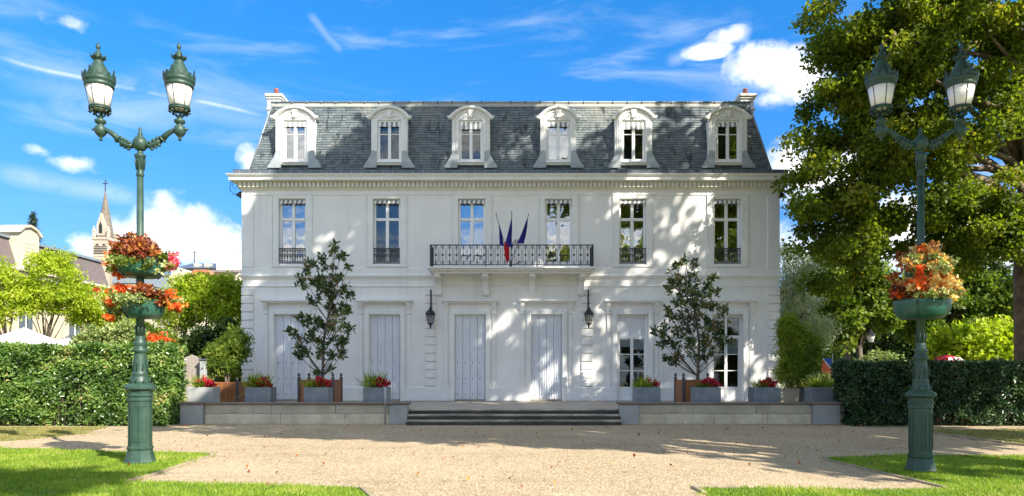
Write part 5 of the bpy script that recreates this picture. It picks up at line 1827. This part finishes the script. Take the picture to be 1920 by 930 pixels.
def shade_amount(u, v):
    """how closed the crowns are over each sun ray (1 closed, 0 open sky)"""
    e = 13.7 - .36 * u + .5 * noise.noise((u * .45, v * .2, 1.3))          # front edge of the forecourt shade
    if u > 4: e = 12.4
    s = sm(e, e + .8, v)
    # left limit: open sky beyond the left end of the terrace and above the left gable
    lim = -9.3 if v < 23 else (-9.3 - (v - 23) * .80)
    lim = max(lim, -15.6)
    s *= sm(lim - .9, lim + .6, u)
    if v > 33.4: s *= sm(-15.6, -14.6, u)
    # shade over the near corners
    if v < 12.5: s = max(s, sm(-5.0, -6.2, u) * sm(8.0, 8.4, v) * sm(10.6, 9.9, v) * .9)
    if v < 13.2: s = max(s, sm(3.8, 5.5, u) * sm(10.2, 11.0, v) * .75)
    s *= sm(35.7, 34.9, u + v)                      # the big tree at the right stands in full sun
    s *= 1 - sm(1.5, .9, math.hypot(u - 4.0, (v - 14.1) * .9))
    s *= 1 - sm(.9, .5, math.hypot(u - 2.0, v - 17.0))
    # open flecks
    f = noise.noise((u * .75, v * .42, 7.7)) + .55 * noise.noise((u * 1.9, v * 1.1, 2.1))
    f += .10 * sm(-6, -10, u)
    g_ = sm(.56, .24, f)
    return s * (.25 + .75 * g_)


def leafkeep(P):
    u, v = uv(P)
    a = np.array([shade_amount(float(x), float(y)) for x, y in zip(u, v)])
    return (RNG.uniform(0, 1, len(a)) < a) 


def keep_c(c, rg):
    u = c[0] - c[2] * KS; v = c[1] + c[2] * KS
    if shade_amount(u, v) < .3 and rg.uniform() < .9: return False
    # stay above the photographer's view
    return c[2] > EYE + .62 * max(c[1], 0) + 1.2 or abs(c[0]) > .8 * max(c[1], .1) + 1.5


plane_group = 'tall plane trees round the forecourt'
OCC = [('tall plane tree out of view right of the photographer', (20.0, 9.0, 0), 8.5, .42, [(14.5, 10.5, 17.5, 8.0, 7.5, 6.5), (14.5, 7.5, 12.5, 6, 5, 3.6), (18, 9, 12, 4.5, 4.5, 4)], 420, 27000, 41),
       ('very tall plane tree out of view near the photographer on the right', (17.8, 3.6, 0), 9.5, .45, [(6.5, 9.5, 20.5, 8.5, 7.5, 6.5), (3, 11.5, 19.5, 5.5, 5.0, 4.5), (5.5, 6.5, 13.0, 6.0, 4.6, 3.0), (14, 4, 12, 5, 4, 3.5)], 620, 40000, 42),
       ('plane tree out of view behind the photographer on the right', (6.0, -5.0, 0), 7.5, .38, [(9.0, -4.5, 15.0, 5.5, 5.5, 5)], 120, 7000, 43)]
for lab, b, hh, tr, lobes, ncl, nl, sd in OCC:
    make_tree('plane_tree', lab, 'tree', b, hh, tr, lobes, ncl, nl, .40, M['plane_leaf'], 'planebark', .95, sd, keep_c, plane_group, leafkeep, .85, limbs=26 if sd < 43 else 4)
# trees behind the photographer, seen only mirrored in the windows
for lab, b, hh, tr, lobes, ncl, nl, sd in [
        ('broad plane tree behind the photographer mirrored in the right windows', (17, -22, 0), 6.0, .4, [(17, -22, 11, 8, 7, 8)], 160, 6500, 44),
        ('round tree behind the photographer mirrored in the middle window', (5.5, -30, 0), 6.0, .4, [(5.5, -30, 10.5, 5.5, 5, 6)], 120, 4500, 45),
        ('low tree behind the photographer on the left', (-9, -30, 0), 3.0, .3, [(-9, -30, 5, 5, 4, 3.2)], 80, 3000, 46)]:
    make_tree('plane_tree', lab, 'tree', b, hh, tr, lobes, ncl, nl, .5, M['plane_leaf'], 'planebark', 1.1, sd, None, 'trees behind the photographer', None, .85, limbs=14)

# ---------------------------------------------------------------- big plane tree at the right of the picture
make_tree('plane_tree', 'huge plane tree at the right edge, trunk behind the dark hedge, crown over the lamp', 'tree', (18.35, 24.5, 0), 9.0, .50,
          [(17.8, 23.5, 15.5, 6.6, 4.5, 5.6), (13.2, 22.8, 13.0, 3.5, 2.2, 2.6), (11.9, 22.4, 12.0, 2.5, 1.8, 1.5), (13.6, 22.8, 9.8, 2.9, 2, 1.9), (10.9, 22.4, 8.7, 1.8, 1.3, 1.25), (17.2, 23, 8.6, 4.4, 2.5, 2.6),
           (12.6, 23, 7.2, 2.6, 1.6, 1.1), (16.4, 23.5, 6.0, 3.2, 2.4, 1.2), (10.6, 22.9, 6.9, 1.6, 1.2, .9), (12.2, 22.8, 10.4, 2.2, 1.4, 1.3), (14.0, 22.6, 11.5, 3.2, 1.6, 2.4), (11.5, 23.2, 5.6, 1.8, 1.2, 1.1), (12.6, 23, 8.9, 2.4, 1.2, 1.4), (10.7, 23.4, 7.6, 1.5, .9, 1.0), (11.3, 23.4, 9.9, 1.5, .9, 1.0), (10.9, 23.6, 5.0, 1.1, .8, .8), (14.6, 23.6, 6.4, 2.4, 1.6, 1.3)],
          600, 175000, .14, M['plane_leaf'], 'planebark', .60, 51, None, plane_group, None, .85, droop=.2, limbs=46)

# ---------------------------------------------------------------- trees behind, right
def at(px, py, Y): return (pxX(px, Y), Y, pzZ(py, Y))


def lobe(px, py, rpx, Y, asp=1.0, dep=.8):
    x, y, z = at(px, py, Y); r = rpx * Y / F
    return (x, y, z, r, r * dep, r * asp)


BG = 'trees standing behind the house and hedges'
make_tree('cedar_tree', 'silvery green weeping cedar beside the right corner of the house', 'tree', (pxX(1500, 31), 31, 0), 5.5, .18,
          [lobe(1490, 560, 42, 31, 1.0), lobe(1500, 500, 32, 31, 1.1), lobe(1515, 620, 45, 31, .8), lobe(1478, 620, 30, 31, 1.2), lobe(1480, 470, 16, 31, 1.3)], 150, 20000, .20, M['cedar_leaf'], 'bark', .5, 61, None, BG, None, .16, droop=.9)
for i, (lab, px, Y, lobes, lm, nl, sd) in enumerate([
        ('broad green tree behind the right lamp, left of its flower basket', 1610, 33, [(1600, 520, 62, 1.0), (1640, 570, 60, .9), (1580, 600, 50, .9), (1560, 560, 30, 1.2)], 'mid_leaf', 15000, 62),
        ('shaded tree right of the cedar with its crown meeting the plane tree', 1590, 37, [(1570, 480, 45, 1.0), (1600, 450, 50, .8)], 'dark_leaf', 6000, 63),
        ('leafy tree behind the right lamp, right of its flower basket', 1760, 34, [(1760, 590, 70, .8), (1830, 560, 60, .9), (1710, 560, 40, 1.0)], 'mid_leaf', 14000, 64),
        ('dark tree in the background by the big trunk at the right edge', 1850, 38, [(1850, 500, 60, 1.1), (1890, 600, 70, 1.0), (1800, 480, 40, .9)], 'dark_leaf', 11000, 65),
        ('bright yellow-green tree low behind the dark hedge, right of the lamp post', 1850, 27, [(1830, 645, 45, .7), (1880, 640, 40, .8), (1790, 650, 30, .7)], 'locust_leaf', 8000, 66),
        ('dark rounded tree behind the small park lamp', 1690, 40, [(1690, 625, 60, .9), (1640, 650, 50, .7), (1740, 650, 45, .7)], 'dark_leaf', 10000, 67),
        ('tree of the right background beyond the frame edge', 1960, 33, [(1950, 560, 70, 1.1), (1980, 450, 60, 1.1)], 'mid_leaf', 6000, 68)]):
    make_tree('broadleaf_tree', lab, 'tree', (pxX(px, Y), Y, 0), 3.2, .16, [lobe(a, b_, c_, Y, d_) for a, b_, c_, d_ in lobes], 130, nl, .23, M[lm], 'bark', .6, sd, None, BG, None, .7)
shrub('low_shrub', 'bright pale shrub peeping over the dark hedge left of the lamp post', 'shrub', (pxX(1655, 24), 24, 0), [lobe(1655, 675, 28, 24, .5), lobe(1640, 680, 22, 24, .5)], 2500, .12, 'palegreen', 71, .5, 0)
shrub('flowering_shrub', 'orange flowering shrub glimpsed behind the dark right hedge', 'shrub', (pxX(1815, 22), 22, 0), [lobe(1812, 715, 28, 22, .6)], 900, .11, 'orangef', 72, .8, 0)

# distant woodland closes the view at ground level
def woodland(label, px0, px1, Y, h, m, n, seed, ls=.55):
    x0, x1 = pxX(px0, Y), pxX(px1, Y)
    rg = np.random.default_rng(seed); k = int((x1 - x0) / 1.6)
    lobes = [(x0 + (x1 - x0) * (i + .5) / k + rg.uniform(-.6, .6), Y + rg.uniform(-2, 2), h * rg.uniform(.3, .62), 2.2, 2.0, h * rg.uniform(.28, .42)) for i in range(k)]
    P, tone, cen = blob_points(lobes, n // 50, n, .9, seed)
    P[:, 2] = np.abs(P[:, 2])
    me = leaf_mesh('woodland', P, ls, M[m], .7, rnd=tone)
    return tag(put('woodland', me), label, 'woodland', kind='stuff')


woodland('distant dark woodland edge behind the park on the right', 1440, 2150, 52, 6.2, 'dark_leaf', 15000, 81)
woodland('distant mixed green woodland edge behind the hedge on the left', -250, 470, 62, 4.6, 'mid_leaf', 9000, 82, .6)

# small park lamp, parasol and banner in the background right
X, Y = pxX(1633, 30), 30.0
t = thing('park_lamp', 'small park lamp with a white box lantern behind the right hedge', 'street lamp', (X, Y, 0))
zl = pzZ(642, Y)
mb = MB(); mb.smooth = True; mb.lathe([(.09, 0), (.08, .3), (.045, .4), (.035, zl), (.06, zl + .01)], 10, (X, Y, 0)); mb.build('post', M['iron'], t)
MB().lathe([(.10, zl + .02), (.17, zl + .30)], 4, (X, Y, 0), pi / 4).build('glass', M['opal'], t)
MB().lathe([(.20, zl + .302), (.19, zl + .33), (.08, zl + .42), (.03, zl + .50), (.01, zl + .56)], 8, (X, Y, 0)).build('cap', M['iron'], t)
X, Y = pxX(1775, 25), 25.0; zp = pzZ(666, Y)
t = thing('parasol', 'small red parasol with white marks showing above the right hedge', 'parasol', (X, Y, 0))
mb = MB(); mb.tube([(X, Y, 0), (X, Y, zp)], .02, 8); mb.build('pole', M['steel'], t)
mb = MB(); mb.smooth = True; mb.lathe([(.56, zp - .36), (.50, zp - .22), (.33, zp - .07), (.02, zp + .02), (.02, zp + .0), (.35, zp - .09), (.54, zp - .24), (.60, zp - .36)], 16, (X, Y, 0), cap=False); mb.build('canopy', M['redcloth'] if 'redcloth' in M else M.setdefault('redcloth', mat('red_cloth', (.55, .015, .02, 1), .7)), t)
mb = MB()
for a0 in (-1.9, -1.45, -1.0):
    v = []
    for (r, zz) in ((.565, -.22), (.40, -.08)):
        for q in (-.14, .14): v.append((X + r * cos(a0 + q), Y + r * sin(a0 + q) - .012, zp + zz + .008))
    mb.add(v, [(0, 1, 3, 2)])
mb.build('white_marks', M['fwhite'], t)
X, Y = pxX(1548, 26), 26.0
t = thing('banner', 'blue, white and red banner hanging behind the right end of the hedge', 'banner', (X, Y, 0))
mb = MB(); mb.tube([(X + .28, Y + .05, 0), (X + .28, Y + .05, pzZ(664, Y))], .02, 6); mb.build('pole', M['steel'], t)


def cloth(nm, m, pts):
    n = len(pts); v = [(pxX(a, Y), Y + .04 * sin(a * .7), pzZ(b_, Y)) for a, b_ in pts] + [(pxX(a, Y), Y + .03 + .04 * sin(a * .7), pzZ(b_, Y)) for a, b_ in pts]
    MB().add(v, [tuple(range(n)), tuple(range(2 * n - 1, n - 1, -1))] + [(i, i + n, (i + 1) % n + n, (i + 1) % n) for i in range(n)]).build(nm, M[m], t)


M['fblue2'] = mat('banner_blue', (.02, .10, .50, 1), .7); M['salmon'] = mat('banner_red', (.75, .11, .06, 1), .8)
cloth('blue_band', 'fblue2', [(1545, 672), (1558, 672), (1559, 686), (1553, 682)])
cloth('white_band', 'fwhite', [(1542, 673), (1544.6, 672.3), (1552.7, 682.3), (1558.8, 686.6), (1558, 692), (1549, 684)])
cloth('red_band', 'salmon', [(1541, 674), (1548.6, 684.5), (1557.8, 692.6), (1557, 712), (1546, 712), (1540, 690)])

# ---------------------------------------------------------------- left background: long building with mansard roof
BX = -25.8
t = thing('long_building', 'long cream building with brown mansard roof receding behind the left trees', 'building', (BX, 30, 0))
M['cream'] = mat('cream_render', (.62, .52, .36, 1), .85, .3, .8, (.54, .45, .31, 1))
M['brownroof'] = mat('brown_slate_roof', (.17, .135, .125, 1), .75, .3, 2.5, (.12, .095, .09, 1), stretch=(1, 1, 4))
M['whitest'] = mat('white_stonework', (.56, .50, .39, 1), .8, .3, 2, (.46, .41, .31, 1))
M['winglass'] = mat('distant_window_glass', (.10, .12, .13, 1), .15)
y0, y1 = 26.0, 44.5
zw, zr_ = 6.75, 8.45
MB().box(BX - 9, BX, y0, y1, 0, zw).build('wall', M['cream'], t)
mb = MB(); mb.prism([(BX - 9, zw + .12), (BX - .05, zw + .12), (BX - .55, zr_), (BX - 8.4, zr_)], y0, y1)
rf = mb.build('roof', M['brownroof'], t, fix=True)
MB().prism([(BX - 9.2, zr_ + .001), (BX - .42, zr_ + .001), (BX - .42, zr_ + .14), (BX - 4, zr_ + .9)], y0 - .1, y1 + .1).build('roof_top', M['zinc'], rf, fix=True)
MB().bbox(BX - 9, BX + .28, y0 - .1, y1 + .1, zw + .001, zw + .13, .03).build('cornice', M['whitest'], t)
MB().bbox(BX - 9, BX + .12, y0 - .05, y1 + .05, zw - .32, zw - .001, .03).build('frieze', M['whitest'], t)
MB().bbox(BX - 9, BX + .15, y0 - .05, y1 + .05, 2.9, 3.1, .03).build('string_course', M['whitest'], t)
for k, yy in enumerate((28.6, 32.6, 36.7, 40.8)):
    for zz, hh in ((3.5, 2.2), (.5, 2.0)):
        MB().box(BX + .0, BX + .06, yy - .72, yy + .72, zz - .1, zz + hh + .18).build('window_surround', M['whitest'], t)
        w = MB().box(BX + .061, BX + .075, yy - .5, yy + .5, zz, zz + hh).build('window', M['winglass'], t)
        mb = MB(); mb.box(BX + .076, BX + .10, yy - .03, yy + .03, zz, zz + hh); mb.box(BX + .076, BX + .095, yy - .5, yy + .5, zz + hh * .68, zz + hh * .68 + .05)
        mb.build('glazing_bars', M['wframe'], w)
for yy in (37.0, 29.4):
    d = MB().prism_x([(yy - .75, zw + .13), (yy + .75, zw + .13), (yy + .75, zw + 2.05), (yy + .45, zw + 2.3), (yy, zw + 2.42), (yy - .45, zw + 2.3), (yy - .75, zw + 2.05)], BX - 1.4, BX + .05).build('dormer', M['whitest'], t, fix=True)
    MB().prism_x([(yy - .9, zw + 2.0), (yy - .85, zw + 2.18), (yy - .5, zw + 2.43), (yy, zw + 2.56), (yy + .5, zw + 2.43), (yy + .85, zw + 2.18), (yy + .9, zw + 2.0), (yy + .76, zw + 2.06), (yy + .46, zw + 2.31), (yy, zw + 2.43), (yy - .46, zw + 2.31), (yy - .76, zw + 2.06)], BX - 1.2, BX + .16).build('dormer_hood', M['whitest'], d, fix=True)
    MB().prism_x([(yy - .38, zw + .4), (yy + .38, zw + .4), (yy + .38, zw + 1.65), (yy, zw + 1.85), (yy - .38, zw + 1.65)], BX + .051, BX + .065).build('window', M['whitest'], d, fix=True)
    mb = MB()
    for k in range(6): mb.box(BX + .066, BX + .08, yy - .36, yy + .36, zw + .5 + k * .2, zw + .6 + k * .2)
    mb.build('carved_panel', M['cream'], d)
MB().box(BX - .30, BX - .22, 40.0, 40.9, zw + .8, zw + 1.3).build('skylight', M['winglass'], rf)

# church
CY = 120.0
cxx = pxX(197.5, CY); k = CY / F
t = thing('church_tower', 'distant stone church tower with a tall pointed spire and weather vane', 'church', (cxx, CY, 0))
M['church'] = mat('church_stone', (.46, .40, .31, 1), .9, .25, .5, (.36, .31, .24, 1))
M['spire'] = mat('spire_stone', (.20, .165, .125, 1), .9, .2, .8, (.14, .115, .09, 1), stretch=(1, 1, 3))
hw = 15 * k
ZT = pzZ(453, CY)
MB().box(cxx - hw * .93, cxx + hw * .93, CY - hw, CY + hw, 0, ZT).build('tower', M['church'], t)
MB().bbox(cxx - hw * 1.05, cxx + hw * 1.05, CY - hw * 1.08, CY + hw * 1.08, ZT + .001, ZT + .5, .1).build('tower_cornice', M['church'], t)
MB().bbox(cxx - hw * 1.0, cxx + hw * 1.0, CY - hw * 1.03, CY + hw * 1.03, pzZ(484, CY), pzZ(481, CY), .05).build('string_course', M['church'], t)
zs0 = ZT + .5
sp = MB().lathe([(hw * 1.08, zs0), (hw * .80, pzZ(427, CY)), (hw * .40, pzZ(390, CY)), (.05, pzZ(357, CY))], 8, (cxx, CY, 0), pi / 8).build('spire', M['spire'], t)
for s in (-1, 1):
    for sy in (-1, 1):
        MB().lathe([(.3, zs0), (.3, zs0 + .9), (.38, zs0 + .95), (.04, zs0 + 2.0)], 6, (cxx + s * hw * .88, CY + sy * hw * .88, 0)).build('pinnacle', M['church'], t)
for s in (-1, 1):
    xx = cxx + s * hw * .42
    pr = [(xx - .52, pzZ(478, CY)), (xx + .52, pzZ(478, CY)), (xx + .52, pzZ(465, CY)), (xx, pzZ(459, CY)), (xx - .52, pzZ(465, CY))]
    w = MB().prism(pr, CY - hw - .06, CY - hw - .01).build('belfry_opening', M['dark'], t)
    mb = MB()
    for q in range(5): mb.box(xx - .5, xx + .5, CY - hw - .16, CY - hw - .07, pzZ(477, CY) + q * .28, pzZ(477, CY) + q * .28 + .1)
    mb.build('louvre', M['church'], w)
pr = [(cxx - .7, zs0 + .3), (cxx + .7, zs0 + .3), (cxx + .7, zs0 + 2.2), (cxx, zs0 + 4.2), (cxx - .7, zs0 + 2.2)]
MB().prism(pr, CY - hw * 1.0, CY - hw * .5).build('spire_dormer', M['church'], t)
MB().prism([(cxx - .28, zs0 + .7), (cxx + .28, zs0 + .7), (cxx + .28, zs0 + 2.0), (cxx, zs0 + 2.7), (cxx - .28, zs0 + 2.0)], CY - hw * 1.0 - .05, CY - hw * 1.0 - .01).build('spire_window', M['dark'], t)
mb = MB(); mb.tube([(cxx, CY, pzZ(359, CY)), (cxx, CY, pzZ(337, CY))], .09, 6); mb.box(cxx - .45, cxx + .45, CY - .04, CY + .04, pzZ(345, CY), pzZ(343.5, CY)); mb.build('weather_vane', M['iron'], t)
# nave roof beside the tower
t = thing('church_nave', 'low grey lead church roof beside the foot of the tower', 'church', (pxX(235, 118), 118, 0))
MB().box(pxX(212, 118), pxX(262, 118), 118, 128, 0, pzZ(530, 118)).build('wall', M['church'], t)
MB().prism([(pxX(210, 118), pzZ(531, 118)), (pxX(264, 118), pzZ(531, 118)), (pxX(262, 118), pzZ(508, 118)), (pxX(222, 118), pzZ(505, 118))], 117.8, 128.2).build('roof', M['zinc'], t)

# houses right of the spire
HYB = 70.0
b = lambda px: pxX(px, HYB); q = lambda py: pzZ(py, HYB)
t = thing('background_house', 'distant house with a dark grey roof, brick gable and thin aerial left of the mansion', 'house', (b(368), HYB, 0))
MB().box(b(331), b(403), HYB, HYB + 8, 0, q(504)).build('wall', M['whitest'], t)
r_ = MB().prism_x([(HYB - .4, q(504) + .001), (HYB + 3.5, q(484)), (HYB + 4.5, q(484)), (HYB + 8.4, q(504) + .001)], b(329), b(406)).build('roof', M['zincdark'], t, fix=True)
M['orangeroof'] = mat('orange_tile_roof', (.55, .20, .10, 1), .8, .3, 2, (.42, .15, .08, 1))
mb = MB(); mb.tube([(b(339), HYB + 3, q(486)), (b(339), HYB + 3, q(461))], .05, 5); mb.tube([(b(334), HYB + 3, q(463)), (b(346), HYB + 3, q(464.5))], .035, 4); mb.build('aerial', M['iron'], t)
for px in (355, 375): MB().bbox(b(px), b(px + 9), HYB + .9, HYB + 1.9, q(500), q(491), .03).build('dormer', M['whitest'], r_)
t = thing('background_house', 'distant white gabled house with an orange tiled roof below the grey roof', 'house', (b(380), HYB - 6, 0))
Y6 = HYB - 8
b6 = lambda px: pxX(px, Y6); q6 = lambda py: pzZ(py, Y6)
MB().box(b6(318), b6(398), Y6, Y6 + 6, 0, q6(522)).build('wall', M['whitest'], t)
MB().prism([(b6(350), q6(522) + .001), (b6(402), q6(522) + .001), (b6(390), q6(506)), (b6(366), q6(506))], Y6 - .2, Y6 + 6).build('roof', M['orangeroof'], t)
MB().prism([(b6(318), q6(522) + .001), (b6(345), q6(522) + .001), (b6(331), q6(500))], Y6 - .22, Y6 + 6).build('gable', M['whitest'], t)
t = thing('background_house', 'distant plain white block with low brown roof touching the left edge of the mansion', 'house', (b(430), HYB - 2, 0))
Y7 = HYB - 4
b7 = lambda px: pxX(px, Y7); q7 = lambda py: pzZ(py, Y7)
MB().prism([(b7(406), 0), (b7(470), 0), (b7(470), q7(473)), (b7(424), q7(477)), (b7(423), q7(473)), (b7(406), q7(473))], Y7, Y7 + 8).build('wall', mat('white_block', (.74, .72, .68, 1), .85, .3, .6, (.68, .66, .62, 1)), t)
MB().prism_x([(Y7 - 3, q7(519)), (Y7 - .01, q7(506)), (Y7 - .01, q7(520))], b7(399), b7(470)).build('lower_roof', M['brownroof'], t, fix=True)
MB().box(b7(401), b7(470), Y7 - 2.8, Y7 - .01, 0, q7(519.5)).build('lower_wall', M['whitest'], t)

# market tents
M['tent'] = mat('white_tent_cloth', (.86, .86, .87, 1), .8)


def tent(label, px, pkpy, wpx, Y):
    X = pxX(px, Y); hw = wpx / 2 * Y / F; zp = pzZ(pkpy, Y); ze = pzZ(640, Y)
    t = thing('market_tent', label, 'tent', (X, Y, 0), 'white pagoda tents behind the left hedge')
    mb = MB(); mb.lathe([(hw * 1.41, ze - .22), (hw * 1.42, ze), (hw * .75, ze + (zp - ze) * .42), (hw * .3, ze + (zp - ze) * .75), (.02, zp)], 4, (X, Y, 0), pi / 4, cap=False); mb.build('canopy', M['tent'], t)
    for sx in (-1, 1):
        for sy in (-1, 1):
            mb = MB(); mb.tube([(X + sx * hw * .97, Y + sy * hw * .97, 0), (X + sx * hw * .97, Y + sy * hw * .97, ze)], .04, 6); mb.build('leg', M['steel'], t)


tent('large white peaked tent above the left hedge, in front of the long building', 46, 614, 92, 26)
tent('smaller white tent peak just right of the large tent', 131, 628, 40, 29)
tent('white tent at the left edge of the photo', -6, 622, 50, 29)

# conifer behind the long building
X, Y = pxX(62, 50), 50.0
t = thing('conifer', 'dark blue-green conifer rising behind the long building on the left', 'tree', (X, Y, 0), BG)
P = []; rg = np.random.default_rng(5)
zt_, zbm = pzZ(399, Y), 5.0
for i in range(5200):
    f = rg.uniform(0, 1) ** .7; z_ = zt_ - f * (zt_ - zbm); lay = (z_ * 1.6) % 1
    r = (.1 + f * 2.1) * (.55 + .45 * lay) * rg.uniform(.4, 1); a = rg.uniform(0, 2 * pi)
    r *= .8 + .3 * sin(a * 5 + z_)
    P.append((X + r * cos(a), Y + r * sin(a), z_))
P = np.array(P); M['conifer'] = leafmat('conifer_needles', [(0, G(.02, .045, .03)), (1, G(.06, .11, .075))], trans=.1)
put('crown', leaf_mesh('crown', P - np.array([X, Y, 0]), .28, M['conifer'], .35), t)
mb = MB(); mb.tube([(X, Y, 0), (X, Y, zt_ - .5)], [.3, .05], 8); mb.build('trunk', M['bark'], t)

# left background trees
for i, (lab, px, Y, lobes, lm, nl, sd, trh) in enumerate([
        ('bright feathery tree at the left edge before the long building', 14, 27, [(10, 545, 48, .9), (-30, 520, 50, 1.0), (25, 590, 35, .7)], 'locust_leaf', 8000, 91, 2.6),
        ('bright feathery tree with a forked trunk above the large white tent', 84, 28, [(95, 520, 55, .8), (70, 555, 50, .7), (125, 560, 45, .7), (100, 490, 32, .7)], 'locust_leaf', 12000, 92, 2.6),
        ('bright feathery tree between the long building and the left lamp', 185, 29, [(180, 570, 50, .7), (215, 590, 45, .7), (155, 590, 35, .7)], 'locust_leaf', 9000, 93, 2.4),
        ('bright feathery tree just right of the left lamp baskets', 335, 28, [(350, 565, 48, .9), (330, 590, 40, .8), (370, 535, 35, .7)], 'locust_leaf', 10000, 94, 2.2),
        ('bright feathery tree touching the left corner of the mansion', 388, 27.5, [(405, 560, 50, .9), (430, 540, 38, .8), (435, 590, 30, .9)], 'locust_leaf', 11000, 95, 2.2)]):
    make_tree('locust_tree', lab, 'tree', (pxX(px, Y), Y, 0), trh, .10, [lobe(a, b_, c_, Y, d_) for a, b_, c_, d_ in lobes], 210, nl, .14, M[lm], 'bark', .30, sd, None, 'bright feathery trees behind the left hedge', None, .45, limbs=12)
shrub('tall_shrub', 'pale yellowish shrub seen over the left hedge beside the lamp post', 'shrub', (pxX(205, 24), 24, 0), [lobe(190, 635, 32, 24, .7), lobe(235, 628, 32, 24, .8), lobe(165, 640, 25, 24, .6)], 6000, .12, 'palegreen', 101, .5, 0, group='shrubs behind the left hedge')
shrub('tall_shrub', 'green shrub behind the hedge right of the lamp post', 'shrub', (pxX(300, 25), 25, 0), [lobe(300, 640, 30, 25, .7), lobe(275, 625, 24, 25, .8)], 4500, .13, 'mid_leaf', 102, .5, 0, group='shrubs behind the left hedge')
shrub('tall_shrub', 'dark shrub mass behind the slatted gate by the left house corner', 'shrub', (pxX(405, 26), 26, 0), [lobe(385, 650, 40, 26, .9), lobe(430, 640, 40, 26, 1.0), lobe(350, 650, 30, 26, .7), lobe(440, 700, 35, 26, .9)], 11000, .15, 'dark_leaf', 103, .55, 0, group='shrubs behind the left hedge')
shrub('orange_shrub', 'small orange flowering plant above the hedge right of the left lamp post', 'shrub', (pxX(297, 23), 23, 0), [lobe(297, 637, 14, 23, .5)], 400, .09, 'orangef', 104, .7, 0)
